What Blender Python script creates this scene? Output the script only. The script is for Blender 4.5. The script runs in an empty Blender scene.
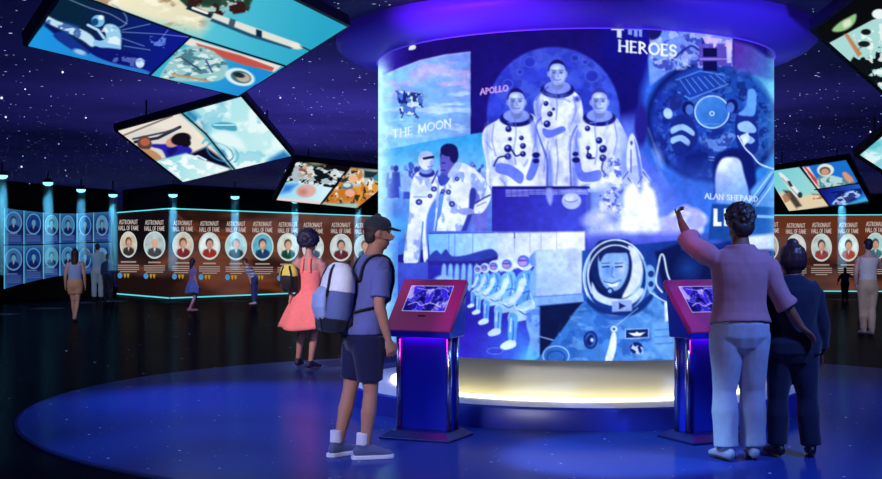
import bpy, bmesh, math, random
import numpy as np
from mathutils import Vector, Matrix, noise as mnoise
PI = math.pi
# ------------------------------------------------------------------ 2D picture painter (pictures shown on screens and printed panels)
def fbm(X, Y, sc, seed=0, octv=4):
    out = np.zeros_like(X); amp = 1.0; tot = 0
    for o in range(octv):
        rs = np.random.RandomState(seed*17+o*101+5); T = rs.rand(64, 64)
        u = X/sc*(2**o)+o*7.3; v = Y/sc*(2**o)+o*3.1
        i = np.floor(u).astype(int); j = np.floor(v).astype(int); a = u-i; b = v-j
        a = a*a*(3-2*a); b = b*b*(3-2*b)
        g = lambda p, q: T[q % 64, p % 64]
        out += amp*((g(i, j)*(1-a)+g(i+1, j)*a)*(1-b)+(g(i, j+1)*(1-a)+g(i+1, j+1)*a)*b); tot += amp; amp *= .5
    return out/tot
def sstep(x): x = np.clip(x, 0, 1); return x*x*(3-2*x)
def catmull(P, n=6, closed=True):
    P = [np.array(p, float) for p in P]; N = len(P); out = []
    for i in range(N if closed else N-1):
        p0, p1, p2, p3 = (P[(i-1) % N], P[i], P[(i+1) % N], P[(i+2) % N]) if closed else (P[max(i-1, 0)], P[i], P[i+1], P[min(i+2, N-1)])
        for k in range(n):
            t = k/n
            out.append(.5*((2*p1)+(-p0+p2)*t+(2*p0-5*p1+4*p2-p3)*t*t+(-p0+3*p1-3*p2+p3)*t**3))
    if not closed: out.append(P[-1])
    return out
SER = {  # letter strokes: (x0,y0,x1,y1) in a unit box, y up; arcs as 'a',cx,cy,rx,ry,deg0,deg1
 'A': (.8, [(0, 0, .4, 1), (.4, 1, .8, 0), (.14, .35, .66, .35)]), 'P': (.6, [(.1, 0, .1, 1), ('a', .1, .73, .45, .27, -90, 90)]),
 'O': (.9, [('a', .45, .5, .42, .5, 0, 360)]), 'L': (.6, [(.1, 0, .1, 1), (.1, 0, .58, 0), (.58, 0, .58, .18)]),
 'H': (.85, [(.1, 0, .1, 1), (.75, 0, .75, 1), (.1, .5, .75, .5)]), 'E': (.62, [(.1, 0, .1, 1), (.1, 1, .56, 1), (.1, .52, .48, .52), (.1, 0, .58, 0)]),
 'R': (.75, [(.1, 0, .1, 1), ('a', .1, .74, .42, .26, -90, 90), (.3, .48, .72, 0)]),
 'S': (.6, [('a', .3, .75, .24, .25, 20, 270), ('a', .3, .25, .25, .25, -160, 90)]), 'T': (.75, [(.37, 0, .37, 1), (.02, 1, .72, 1)]),
 'M': (1., [(.08, 0, .14, 1), (.14, 1, .5, .1), (.5, .1, .86, 1), (.86, 1, .92, 0)]), 'N': (.85, [(.1, 0, .1, 1), (.1, 1, .75, 0), (.75, 0, .75, 1)]),
 'D': (.8, [(.1, 0, .1, 1), ('a', .1, .5, .6, .5, -90, 90)]), 'U': (.8, [(.1, 1, .1, .35), ('a', .4, .35, .3, .35, 180, 360), (.7, .35, .7, 1)]),
 'F': (.58, [(.1, 0, .1, 1), (.1, 1, .56, 1), (.1, .52, .48, .52)]), 'I': (.25, [(.12, 0, .12, 1)]), ' ': (.4, [])}
class Cv:
    def __init__(s, x0, y0, x1, y1, S, bg=(0, 0, 0)):
        s.x0, s.y0, s.S = x0, y0, S
        s.W, s.H = int((x1-x0)*S), int((y1-y0)*S)
        s.X, s.Y = np.meshgrid(x0+(np.arange(s.W)+.5)/S, y0+(np.arange(s.H)+.5)/S)
        s.A = np.empty((s.H, s.W, 3)); s.A[:] = np.array(bg, float)
    def sl(s, xa, ya, xb, yb):
        i0 = max(0, int((xa-s.x0)*s.S)-1); i1 = min(s.W, int((xb-s.x0)*s.S)+2)
        j0 = max(0, int((ya-s.y0)*s.S)-1); j1 = min(s.H, int((yb-s.y0)*s.S)+2)
        return (slice(j0, max(j1, j0)), slice(i0, max(i1, i0)))
    def put(s, sl, m, col, a=1.):
        if m.size == 0: return
        if callable(col): col = col(s.X[sl], s.Y[sl])
        else: col = np.array(col, float)
        m = np.clip(m*a, 0, 1)[..., None]
        s.A[sl] = s.A[sl]*(1-m)+col*m
    def ell(s, cx, cy, rx, ry, col, a=1., soft=.5, rot=0):
        r = max(rx, ry)+soft+1; sl = s.sl(cx-r, cy-r, cx+r, cy+r); c, n = math.cos(math.radians(rot)), math.sin(math.radians(rot))
        dx, dy = s.X[sl]-cx, s.Y[sl]-cy; u = (dx*c+dy*n)/rx; v = (-dx*n+dy*c)/ry
        d = np.sqrt(u*u+v*v)+1e-9; s.put(sl, .5-(d-1)*min(rx, ry)/(2*soft), col, a)
    def ring(s, cx, cy, rx, ry, w, col, a=1., soft=.4, rot=0, d0=None, d1=None):
        n = 40; t0, t1 = (0, 360) if d0 is None else (d0, d1); c, q = math.cos(math.radians(rot)), math.sin(math.radians(rot)); P = []
        for k in range(n+1):
            t = math.radians(t0+(t1-t0)*k/n); x, y = rx*math.cos(t), ry*math.sin(t); P.append((cx+x*c-y*q, cy+x*q+y*c))
        s.line(P, w, col, a, soft)
    def poly(s, P, col, a=1., soft=.45, sm=0):
        if sm: P = catmull(P, sm)
        P = np.array(P, float); mn, mx = P.min(0)-soft-1, P.max(0)+soft+1; sl = s.sl(mn[0], mn[1], mx[0], mx[1])
        x, y = s.X[sl], s.Y[sl]
        if x.size == 0: return
        d2 = np.full(x.shape, 1e9); ins = np.zeros(x.shape, bool)
        for i in range(len(P)):
            ax, ay = P[i]; bx, by = P[(i+1) % len(P)]; ex, ey = bx-ax, by-ay; L = ex*ex+ey*ey+1e-9
            t = np.clip(((x-ax)*ex+(y-ay)*ey)/L, 0, 1); d2 = np.minimum(d2, (x-ax-t*ex)**2+(y-ay-t*ey)**2)
            if ay != by:
                cr = ((ay > y) != (by > y)) & (x < (bx-ax)*(y-ay)/(by-ay)+ax); ins ^= cr
        d = np.sqrt(d2)*np.where(ins, -1, 1); s.put(sl, .5-d/(2*soft), col, a)
    def line(s, P, w, col, a=1., soft=.4, sm=0):
        if sm: P = catmull(P, sm, False)
        P = np.array(P, float); q = w/2+soft+1; mn, mx = P.min(0)-q, P.max(0)+q; sl = s.sl(mn[0], mn[1], mx[0], mx[1]); x, y = s.X[sl], s.Y[sl]
        if x.size == 0: return
        d2 = np.full(x.shape, 1e9)
        for i in range(len(P)-1):
            ax, ay = P[i]; ex, ey = P[i+1]-P[i]; L = ex*ex+ey*ey+1e-9
            t = np.clip(((x-ax)*ex+(y-ay)*ey)/L, 0, 1); d2 = np.minimum(d2, (x-ax-t*ex)**2+(y-ay-t*ey)**2)
        s.put(sl, .5-(np.sqrt(d2)-w/2)/(2*soft), col, a)
    def text(s, st, p0, p1, h, col, a=1., w=.13, serif=True, soft=.3):
        tot = sum(SER[c][0]+.14 for c in st)-.14; p0 = np.array(p0, float); e = np.array(p1, float)-p0; k = 1/tot; pos = 0.
        for c in st:
            wd, strokes = SER[c]
            def M(u, v): q = p0+e*((pos+u)*k); return (q[0], q[1]-v*h)
            for t in strokes:
                if t[0] == 'a':
                    P = [M(t[1]+t[3]*math.cos(math.radians(t[5]+(t[6]-t[5])*i/14)), t[2]+t[4]*math.sin(math.radians(t[5]+(t[6]-t[5])*i/14))) for i in range(15)]
                    s.line(P, h*w, col, a, soft)
                else:
                    thick = w*(1.15 if abs(t[3]-t[1]) > .5 else .7)
                    s.line([M(t[0], t[1]), M(t[2], t[3])], h*thick, col, a, soft)
                    if serif and t[0] == t[2] and abs(t[3]-t[1]) > .5:
                        for v in (0, 1): s.line([M(t[0]-.11, v), M(t[0]+.11, v)], h*w*.55, col, a, soft)
            pos += wd+.14
    def tex(s, xa, ya, xb, yb, sc, amt, seed=0, sx=1., sy=1., octv=4):
        """multiply a box with noise"""
        sl = s.sl(xa, ya, xb, yb); n = fbm(s.X[sl]/sx, s.Y[sl]/sy, sc, seed, octv); s.A[sl] *= (1+(n-.5)*2*amt)[..., None]
    def grain(s, sl_pts, cols, sc, seed, a=.8, sx=1., sy=1., soft=.5, sm=0, lo=.45, hi=.55):
        """mottled patches of one colour inside a polygon"""
        n = lambda X, Y: fbm(X/sx, Y/sy, sc, seed)
        P = catmull(sl_pts, sm) if sm else sl_pts
        B = Cv.__new__(Cv); B.x0, B.y0, B.S, B.W, B.H, B.X, B.Y = s.x0, s.y0, s.S, s.W, s.H, s.X, s.Y
        B.A = np.zeros((s.H, s.W, 1)); B.put2 = None
        Cv.poly(B, P, (1.,), 1., soft)
        ys, xs = np.nonzero(B.A[..., 0] > 0)
        if len(ys) == 0: return
        sl = (slice(ys.min(), ys.max()+1), slice(xs.min(), xs.max()+1))
        m = sstep((n(s.X[sl], s.Y[sl])-lo)/(hi-lo))*B.A[sl][..., 0]; s.put(sl, m, cols, a)
    def sample(s, px, py):
        u = np.clip((px-s.x0)*s.S-.5, 0, s.W-1.001); v = np.clip((py-s.y0)*s.S-.5, 0, s.H-1.001)
        i = u.astype(int); j = v.astype(int); a = (u-i)[..., None]; b = (v-j)[..., None]
        A = s.A
        return (A[j, i]*(1-a)+A[j, i+1]*a)*(1-b)+(A[j+1, i]*(1-a)+A[j+1, i+1]*a)*b
def lg(c0, c1, x0, y0, x1, y1):
    """linear colour ramp between two points"""
    c0, c1 = np.array(c0, float), np.array(c1, float)
    def f(X, Y):
        t = np.clip(((X-x0)*(x1-x0)+(Y-y0)*(y1-y0))/((x1-x0)**2+(y1-y0)**2), 0, 1)[..., None]
        return c0*(1-t)+c1*t
    return f
def srgb(c):
    c = np.clip(np.asarray(c, float), 0, 255)/255.
    return np.where(c <= .04045, c/12.92, ((c+.055)/1.055)**2.4)
# ------------------------------------------------------------------ the picture wall shown by the drum
def person_in_suit(v, head, hr, body, wht, shd, dark, face, hair, conn=()):
    v.poly(body, wht, sm=5)
    hx, hy = head
    v.ell(hx, hy+hr*1.55, hr*1.55, hr*.75, dark); v.ell(hx, hy+hr*1.3, hr*1.2, hr*.6, shd)
    v.ell(hx, hy+hr*.9, hr*.55, hr*.7, tuple(.8*c for c in face))
    v.ell(hx-.04*hr, hy-.22*hr, hr*.80, hr*1.02, hair)
    for sx in (-.78, .78): v.ell(hx+sx*hr, hy+.1*hr, hr*.16, hr*.28, tuple(.85*c for c in face))
    v.poly([(hx-.72*hr, hy-.35*hr), (hx-.45*hr, hy-.78*hr), (hx+.1*hr, hy-.86*hr), (hx+.58*hr, hy-.66*hr), (hx+.74*hr, hy-.2*hr), (hx+.68*hr, hy+.45*hr), (hx+.35*hr, hy+.98*hr), (hx, hy+1.1*hr), (hx-.35*hr, hy+.98*hr), (hx-.68*hr, hy+.45*hr)], face, 1, .5, 4)
    v.ell(hx-.1*hr, hy-.5*hr, hr*.42, hr*.26, tuple(min(255, c*1.25+16) for c in face), .7, 1); v.ell(hx-.42*hr, hy+.35*hr, hr*.2, hr*.45, tuple(.72*c for c in face), .6, .9)
    v.ell(hx+.35*hr, hy+.3*hr, hr*.42, hr*.7, tuple(min(255, c*1.1+12) for c in face), .6, .9)
    for sx in (-.32, .32): v.ell(hx+sx*hr, hy-.04*hr, hr*.2, hr*.13, tuple(.55*c for c in face), .65, .5); v.line([(hx+sx*hr-.2*hr, hy-.24*hr), (hx+sx*hr+.2*hr, hy-.24*hr)], hr*.09, tuple(.45*c for c in face), .7)
    v.line([(hx-.3*hr, hy+.6*hr), (hx, hy+.66*hr), (hx+.3*hr, hy+.6*hr)], hr*.11, tuple(.62*c for c in face), .7)
    v.line([(hx+.02*hr, hy+.05*hr), (hx+.08*hr, hy+.38*hr)], hr*.1, tuple(.75*c for c in face), .7)
    for (cx, cy, r) in conn: v.ell(cx, cy, r, r, dark); v.ell(cx-.2*r, cy-.3*r, r*.45, r*.4, shd, .6)
def paint_drum():
    v = Cv(368, 12, 786, 374, 3, (22, 14, 112)); S = v.sl
    full = [(368, 12), (786, 12), (786, 374), (368, 374)]
    v.poly(full, lg((26, 14, 112), (40, 40, 170), 500, 20, 560, 360))
    v.poly([(600, 12), (660, 12), (660, 150), (600, 150)], lg((20, 20, 150), (22, 18, 120), 600, 20, 600, 90), .8, 6)
    # --- dark moon-orbit sky and planet at the upper left
    v.poly([(368, 20), (472, 20), (472, 150), (368, 150)], lg((60, 40, 190), (30, 14, 112), 378, 50, 415, 45))
    v.poly([(368, 84), (382, 76), (400, 68), (420, 60.5), (445, 55), (470.5, 52), (470.5, 150), (368, 160)],
           lg((140, 212, 246), (120, 150, 234), 385, 100, 470, 70))
    v.grain([(380, 77), (420, 62), (470, 53), (470, 90), (380, 110)], (196, 178, 240), 14, 3, .8, 1.6, .6, 1.5, 0, .42, .62)
    v.grain([(380, 90), (470, 62), (470, 130), (380, 146)], (120, 175, 240), 16, 8, .75, 1.7, .55, 2, 0, .42, .6)
    v.grain([(384, 100), (470, 84), (470, 132), (384, 140)], (205, 225, 252), 11, 5, .7, 2.2, .5, 2, 0, .52, .68)
    v.line([(369, 84), (382, 76), (400, 68), (420, 60.5), (445, 55), (470, 52)], 1.2, (205, 200, 250), .7, .7)
    v.poly([(408.5, 49.5), (410, 46), (413.5, 44.6), (416, 46.4), (415, 49), (411, 50)], (225, 220, 255), sm=3)
    # spacecraft
    c = (60, 90, 190)
    v.poly([(398, 92), (404, 90), (410, 94), (417, 93), (423, 97), (421, 104), (416, 107), (414, 114), (408, 116), (402, 112), (400, 104), (397, 99)], (80, 120, 205), sm=4)
    v.grain([(397, 90), (424, 94), (420, 116), (400, 114)], (215, 235, 255), 5, 11, .95, 1, 1, .5, 0, .46, .54)
    v.grain([(397, 90), (424, 94), (420, 116), (400, 114)], (24, 34, 120), 5, 14, .9, 1, 1, .5, 0, .55, .6)
    for P in ([(404, 112), (401, 119)], [(414, 112), (418, 118)], [(419, 104), (423, 107)], [(399, 94), (396, 91)]): v.line(P, 1.2, (40, 60, 150))
    v.ell(401.3, 119.3, 1.4, .8, (230, 240, 255)); v.ell(417, 117, 2, 1, (60, 80, 170))
    v.text('TO THE MOON', (372.5, 142), (451, 126.5), 7.6, (232, 238, 255), .85, .17)
    # --- two suited people talking outdoors
    ph = [(368, 152), (400, 147), (440, 139), (491.5, 131), (491.5, 233), (368, 240)]
    v.poly(ph, lg((58, 168, 236), (150, 205, 245), 440, 140, 440, 185))
    v.poly([(368, 172), (492, 172), (492, 234), (368, 262)], lg((130, 185, 240), (70, 120, 220), 430, 172, 430, 225))
    rs = random.Random(4)
    for k in range(46):
        x = rs.uniform(386, 490); y = rs.uniform(163, 178)+(4 if x < 410 else 0); r = rs.uniform(2.2, 3.8)
        v.poly([(x-r*1.5, y+18), (x-r*1.2, y+3), (x+r*1.2, y+3), (x+r*1.5, y+18)], rs.choice([(90, 130, 220), (150, 190, 245), (60, 80, 190), (200, 215, 250)]), .8, .6)
        v.ell(x, y, r*.8, r, rs.choice([(70, 100, 200), (110, 140, 225), (160, 180, 240), (50, 60, 160)]), .9)
    v.poly([(470, 176), (491, 172), (491, 234), (468, 234)], (110, 110, 215), .45, 2)
    v.poly([(386, 218), (410, 212), (410, 236), (386, 246)], (80, 160, 235), .6, 2)
    W, D = (228, 236, 255), (40, 44, 140)
    v.poly([(413, 178), (420, 171), (434, 172), (438, 178), (447, 184), (452, 178), (455, 183), (448, 192), (440, 192), (438, 205), (436, 222), (433, 240), (431, 262), (424, 262), (422, 240), (418, 262), (404, 263), (406, 240), (409, 215), (410, 195)], W, sm=4)
    v.grain([(408, 176), (440, 176), (434, 262), (404, 262)], (120, 150, 238), 9, 21, .65, .8, 1.5, .5, 0, .5, .62)
    v.poly([(427, 215), (436, 200), (433, 240), (430, 258), (426, 240)], (84, 128, 228), .8, .8, 4)
    v.line([(423, 222), (421, 245), (419, 262)], 1.6, (90, 130, 225), .8)
    for x, y, r in ((419, 202, 3.4), (430, 196, 2.4), (434, 189, 3)): v.ell(x, y, r, r*.9, D); v.ell(x, y, r*.5, r*.4, (120, 140, 230))
    v.ell(420, 191, 7, 6, (205, 220, 253)); v.line([(414, 197), (426, 197)], 1.4, (110, 140, 230), .7)
    v.ell(427, 173.5, 8, 4, D); v.ell(426, 171, 6, 3, (120, 150, 235))
    v.ell(425.5, 161, 7, 9, (214, 222, 250), rot=-12); v.poly([(420, 153), (426, 151), (432, 153), (433, 158), (426, 156), (420, 159)], (180, 195, 242), .8, sm=4)
    v.line([(424, 158.5), (433, 157)], 2.6, (20, 20, 70)); v.ell(432, 163, 2.5, 4, (150, 170, 235), .7); v.line([(428, 167), (433, 166)], 1, (110, 120, 200))
    v.poly([(449, 172), (456, 163), (466, 164), (478, 172), (488, 184), (491, 197), (483, 212), (474, 213), (470, 208), (480, 200), (474, 190), (470, 214), (463, 232), (440, 235), (441, 215), (444, 195), (445, 182)], W, sm=4)
    v.poly([(441, 215), (463, 228), (464, 238), (436, 252), (436, 238)], W, sm=3)
    v.grain([(445, 170), (490, 175), (474, 234), (440, 234)], (112, 142, 236), 8, 27, .65, .8, 1.3, .5, 0, .5, .62)
    v.poly([(470, 190), (476, 190), (474, 208), (466, 232), (460, 234), (468, 212)], (50, 60, 170), .85, .7, 4)
    for x, y, r in ((448.5, 192, 2.6), (452, 204, 3), (457, 179, 2.2), (443, 191, 2)): v.ell(x, y, r, r, D); v.ell(x, y, r*.45, r*.45, (130, 150, 235))
    v.line([(476, 203), (484, 198), (490, 195)], 1.6, D, .8); v.line([(477, 206), (486, 202)], 1, D, .6)
    v.poly([(456, 211), (464, 208), (472, 209), (474, 213), (464, 215)], (150, 160, 235), sm=4)
    v.poly([(438, 178), (446, 170), (452, 171), (448, 182), (441, 186)], (60, 76, 190), sm=4)
    v.ell(448, 157, 8, 11, (44, 40, 130), rot=-6); v.poly([(441, 156), (446, 153), (452, 158), (454, 168), (448, 176), (442, 172), (440, 164)], (96, 92, 200), sm=4)
    v.ell(449, 150, 8.6, 6.5, (30, 22, 96)); v.ell(454, 155, 4.5, 8, (30, 24, 100))
    v.line([(442, 163), (445, 163)], 1, (30, 26, 100)); v.line([(441, 170), (445, 170.5)], 1, (50, 40, 130))
    v.line([(438, 170), (435, 177), (432, 183)], 1.6, (60, 70, 180)); v.ell(438.3, 169, 1.5, 1.5, (150, 160, 235))
    v.poly([(455, 164), (462, 163), (458, 172), (450, 178), (448, 174)], (175, 195, 248), sm=3)
    # below that photo
    v.poly([(398, 262), (404, 263), (418, 263), (424, 262), (430, 262), (430, 374), (398, 374)], lg((70, 92, 210), (50, 50, 180), 410, 262, 410, 310))
    v.poly([(368, 242), (398, 240), (398, 374), (368, 374)], lg((120, 205, 245), (90, 150, 235), 378, 250, 398, 250))
    v.poly([(430, 231), (492, 231), (492, 240), (430, 240)], (80, 110, 220))
    # --- three crew members in front of the moon
    v.ell(553.5, 114, 66.5, 67, lg((54, 64, 208), (46, 84, 226), 540, 50, 600, 170), 1, 1.2)
    disc_ = [(553.5+66*math.cos(2*PI*k/40), 114+66.5*math.sin(2*PI*k/40)) for k in range(40)]
    v.grain(disc_, (84, 112, 232), 15, 31, .5, 1, 1, 1, 0, .42, .66); v.grain(disc_, (34, 42, 176), 12, 37, .5, 1, 1, 1, 0, .5, .66)
    for x, y, r in ((530, 62, 6), (575, 58, 4), (592, 76, 7), (508, 84, 5), (585, 62, 3), (520, 72, 3)): v.ell(x, y, r, r*.9, (44, 52, 190), .5, 1); v.ring(x, y, r, r*.9, .9, (110, 134, 244), .45, .5)
    v.poly([(606, 124), (668, 108), (700, 130), (700, 250), (596, 250)], lg((60, 84, 230), (120, 150, 250), 630, 120, 630, 235), .9, 9)
    W, SH, DK = (226, 232, 255), (134, 152, 246), (22, 26, 120)
    FA, HA = (150, 166, 250), (26, 24, 104)
    person_in_suit(v, (557.5, 73), 11, [(541, 92), (549, 86), (566, 85), (574, 91), (581, 100), (583, 118), (578, 136), (580, 160), (580, 188), (536, 188), (541, 150), (536, 120), (534, 103)], W, SH, DK, FA, HA,
                   [(546, 103.5, 2.6), (550, 114, 2.8), (553.5, 109, 1.6), (547, 124, 3.6)])
    person_in_suit(v, (516.5, 101.5), 11, [(506, 115), (496, 121), (485, 128), (482, 140), (486, 162), (492, 188), (548, 188), (547, 160), (541, 134), (536, 118), (528, 113)], W, SH, DK, FA, HA,
                   [(508.5, 129, 3.2), (510, 139, 2), (521.5, 138, 2.4), (508, 148.5, 4), (523, 146, 3), (508, 156.5, 3.4), (523, 154, 3)])
    person_in_suit(v, (599.5, 101.5), 10.8, [(589, 116), (580, 121), (573, 134), (570, 150), (572, 188), (628, 188), (630, 150), (622, 126), (612, 113), (606, 112)], W, SH, DK, FA, (60, 62, 160),
                   [(587.5, 128.5, 2.8), (599, 140.5, 3.4), (588, 148, 2.2), (603, 149, 4), (603, 158, 3.6), (589, 156, 3)])
    for P, a in (([(540, 96), (533, 104), (537, 122), (541, 120)], .55), ([(576, 134), (572, 150), (571, 186), (578, 186), (580, 150)], .6), ([(548, 150), (546, 188), (553, 188), (552, 160)], .8), ([(529, 118), (538, 130), (540, 160), (534, 150)], .45), ([(486, 130), (490, 140), (489, 165), (484, 150)], .4)):
        v.poly(P, SH, a, 1.2, 4)
    v.grain([(484, 120), (540, 120), (546, 188), (490, 188)], SH, 10, 41, .6, .8, 1.5, 1, 0, .48, .8)
    v.grain([(572, 120), (622, 120), (628, 188), (572, 188)], SH, 10, 43, .6, .8, 1.5, 1, 0, .48, .8)
    v.grain([(540, 92), (582, 95), (580, 188), (538, 188)], SH, 10, 47, .5, .8, 1.5, 1, 0, .48, .8)
    FO = (96, 112, 226)
    for P in ([(494, 124), (492, 140), (496, 156)], [(534, 122), (536, 138), (533, 152)], [(515, 118), (516, 134), (514, 150), (516, 164)], [(500, 178), (505, 184), (506, 188)], [(486, 142), (492, 150)], [(540, 140), (545, 156), (544, 172)], [(556, 92), (557, 106), (556, 120)], [(543, 100), (540, 112), (542, 124)],
              [(573, 96), (576, 110), (571, 124)], [(556, 140), (558, 160), (556, 184)], [(548, 142), (546, 156)], [(570, 136), (568, 150)], [(596, 116), (595, 132), (597, 148), (595, 164)], [(578, 130), (576, 142), (579, 152)], [(614, 122), (617, 138), (614, 154)], [(582, 186), (590, 184)], [(573, 168), (580, 176)], [(528, 160), (524, 166)], [(563, 98), (570, 102)], [(608, 164), (612, 172)]):
        v.line(P, 1.3, FO, .6, .7, 4)
    for P in ([(541, 118), (536, 126), (541, 142), (547, 160), (547, 186)], [(577, 126), (572, 136), (570, 152), (571, 186)], [(536, 100), (540, 94), (548, 87)]): v.line(P, 1.6, (60, 70, 196), .7, .7, 4)
    v.ell(577, 99, 3.6, 3.4, (130, 140, 240)); v.ell(577, 99, 1.8, 1.8, (70, 80, 200))
    HD = (104, 122, 238)
    v.poly([(543, 128), (551, 130), (562, 126), (566, 130), (560, 134), (548, 138), (543, 134)], HD, sm=4)
    v.poly([(497, 164), (508, 164), (519, 170), (524, 176), (520, 184), (508, 176), (496, 172)], HD, sm=4)
    v.poly([(526, 178), (530, 166), (533, 157), (539, 158), (538, 168), (532, 180)], HD, sm=4)
    v.poly([(574, 160), (580, 160), (584, 172), (600, 170), (600, 180), (586, 182), (578, 178)], HD, sm=4)
    for x, y, r in ((536, 155, 4), (536, 161, 3.4), (575.5, 154, 3.2), (576, 160, 4)): v.ell(x, y, r, r*.7, DK)
    for P in ([(506, 156), (498, 158), (494, 166)], [(512, 150), (516, 156), (521, 154)], [(588, 150), (588, 158), (594, 158)], [(603, 162), (602, 170), (608, 176)]): v.line(P, 1.8, DK, .8, .5, 3)
    v.line([(508, 122.5), (517, 121)], .8, SH); v.line([(556, 99), (565, 99.5)], .8, SH); v.line([(590, 123), (597, 122)], .8, SH)
    v.text('APOLLO', (480.5, 94.5), (508, 90.5), 5.4, (236, 176, 235), 1, .2)
    # band under the trio
    v.poly([(492, 187), (588, 187), (588, 231), (492, 231)], lg((44, 34, 168), (70, 82, 222), 492, 187, 588, 231))
    v.poly([(492, 186), (590, 186), (590, 189), (492, 189)], (30, 24, 130), .7)
    for k in range(4):
        yy = 190.2+k*1.9
        for j in range(14 if k < 3 else 4):
            v.line([(506+j*5.9, yy), (506+j*5.9+4.7, yy)], .9, (190, 195, 255), .75, .3)
    v.poly([(546, 188), (553, 189), (553, 200), (550, 206), (546, 198)], (150, 160, 245), .6, .8, 3)
    v.poly([(560, 190), (574, 188), (588, 190), (588, 194), (562, 194)], (150, 160, 246), .6, 1)
    v.ell(571.5, 201, 9.6, 8.2, (178, 190, 252)); v.ell(569, 198, 5, 4, (214, 222, 255), .8, 1.5); v.ring(571, 199, 6.5, 3, .9, (90, 100, 215), .8, .3, 0, 10, 170)
    v.poly([(470, 231), (585, 231), (585, 234), (470, 234)], (120, 140, 240), .5)
    # --- cockpit crew seen through a round hatch
    v.poly([(652, 58), (786, 62), (786, 240), (700, 240), (690, 215), (660, 170), (640, 150), (642, 90)], lg((50, 104, 224), (46, 130, 214), 650, 100, 780, 120), 1, 5)
    v.ell(714, 120, 69, 62, (14, 30, 112), 1, 3); v.ell(714, 121, 63, 57, lg((34, 60, 178), (30, 84, 176), 660, 120, 770, 120), 1, 2.5)
    v.poly([(744, 60), (786, 60), (786, 118), (772, 100), (760, 84), (748, 74)], lg((40, 110, 190), (120, 220, 240), 744, 70, 780, 84), .9, 3)
    v.poly([(733, 40), (752, 46), (786, 70), (786, 84), (733, 70)], lg((92, 50, 176), (60, 130, 200), 735, 55, 780, 72), .9, 2)
    v.grain([(655, 100), (690, 66), (745, 70), (775, 110), (770, 150), (735, 180), (690, 178), (658, 150)], (16, 30, 116), 7, 161, .6, 1, 1, 6, 0, .5, .6); v.grain([(655, 100), (690, 66), (745, 70), (775, 110), (770, 150), (735, 180), (690, 178), (658, 150)], (70, 130, 222), 5, 163, .5, 1, 1, 6, 0, .56, .64)
    v.poly([(680, 78), (705, 70), (722, 76), (720, 86), (690, 98), (678, 94)], (30, 66, 176), .9, 1, 3)
    for k in range(7): v.line([(680+k*6, 80-k*.9), (690+k*6, 94-k*1.8)], 1., (110, 165, 240), .75)
    v.line([(678, 92), (690, 99), (728, 84)], 1.3, (92, 150, 238), .9); v.line([(676, 80), (700, 71), (724, 75)], 1.2, (92, 150, 238), .8)
    v.ell(712.5, 113, 19, 16.5, (26, 52, 150)); v.ell(712, 112, 16.5, 15.5, lg((70, 140, 226), (48, 110, 205), 700, 100, 722, 125))
    v.ring(712, 112, 17, 16, 1.5, (170, 212, 250)); v.ell(712, 113.5, 2.6, 2.6, (190, 226, 255)); v.ell(712, 113.5, 1.2, 1.2, (40, 90, 190))
    v.line([(704, 124), (720, 124)], .8, (120, 180, 245), .7)
    def crew(f, pts, stripes, hd):
        v.poly(pts, (26, 44, 140), sm=4)
        for P in stripes: v.poly(P, (150, 190, 246), .9, .5, 3)
        v.ell(hd[0], hd[1], 6, 7, (18, 28, 104)); v.ell(hd[0]+1.6*f, hd[1]+1.6, 4, 5.2, (76, 116, 212))
    crew(1, [(672, 120), (684, 114), (694, 122), (698, 140), (690, 150), (678, 156), (670, 140)], ([(671, 128), (683, 124), (694, 131), (693, 136), (682, 130), (672, 134)], [(671, 138), (682, 135), (690, 141), (688, 146), (680, 141), (672, 144)]), (688, 108))
    v.ell(668, 113.5, 4.4, 5.4, (176, 208, 252), rot=-15); v.ell(676, 103, 6, 8, (30, 46, 140), rot=20)
    v.line([(677, 100), (684, 93)], 4, (34, 56, 156))
    crew(-1, [(736, 116), (748, 112), (756, 124), (758, 150), (744, 156), (736, 140)], ([(738, 124), (748, 121), (756, 128), (754, 133), (740, 131)], [(739, 138), (746, 134), (755, 140), (750, 144), (744, 140)]), (732, 106))
    v.poly([(748, 90), (756, 92), (755, 114), (746, 116), (738, 114), (746, 106)], (96, 158, 232), .9, .8, 4)
    v.poly([(740, 136), (748, 132), (750, 140), (744, 146)], (206, 228, 255), .95, .5)
    v.poly([(700, 136), (716, 140), (726, 132), (736, 136), (728, 146), (722, 152), (706, 148)], (96, 140, 226), .9, .8, 4)
    v.grain([(700, 134), (736, 132), (726, 154), (704, 150)], (30, 50, 150), 5, 61, .7, 1, 1, .5, 0, .52, .58)
    for y in (157, 160): v.line([(709, y), (714, y+.4)], 1.4, (170, 206, 252), .8)
    v.ell(694, 162, 18, 16, (18, 34, 126), .7, 5)
    v.poly([(714, 188), (712, 166), (720, 152), (738, 148), (752, 156), (756, 176), (752, 200), (716, 200)], (16, 28, 112), .9, 1.5, 4)
    v.poly([(716, 198), (715.5, 174), (721, 160), (730, 157), (740, 160), (744, 174), (749, 194), (744, 204), (720, 203)], lg((224, 232, 255), (120, 170, 246), 720, 165, 745, 195), 1, 1.2, 4)
    v.poly([(750, 190), (768, 172), (786, 164), (786, 210), (748, 206)], (90, 156, 232), .8, 1.5)
    for k in range(3): v.line([(745+k*5, 208), (760+k*5, 188), (772+k*3, 172)], 1.5, (176, 214, 250) if k != 1 else (40, 80, 180), .8)
    v.line([(738, 136), (745, 148), (752, 155), (760, 164), (774, 169)], 1.5, (214, 232, 255), .9, .4, 4)
    v.line([(652, 150), (660, 172), (668, 186)], 3, (120, 160, 248), .5, 1.5); v.line([(648, 128), (656, 150), (662, 168)], 1.5, (160, 190, 252), .45, 1)
    v.ell(659, 156, 4, 11, (140, 170, 250), .55, 2, -20)
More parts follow.
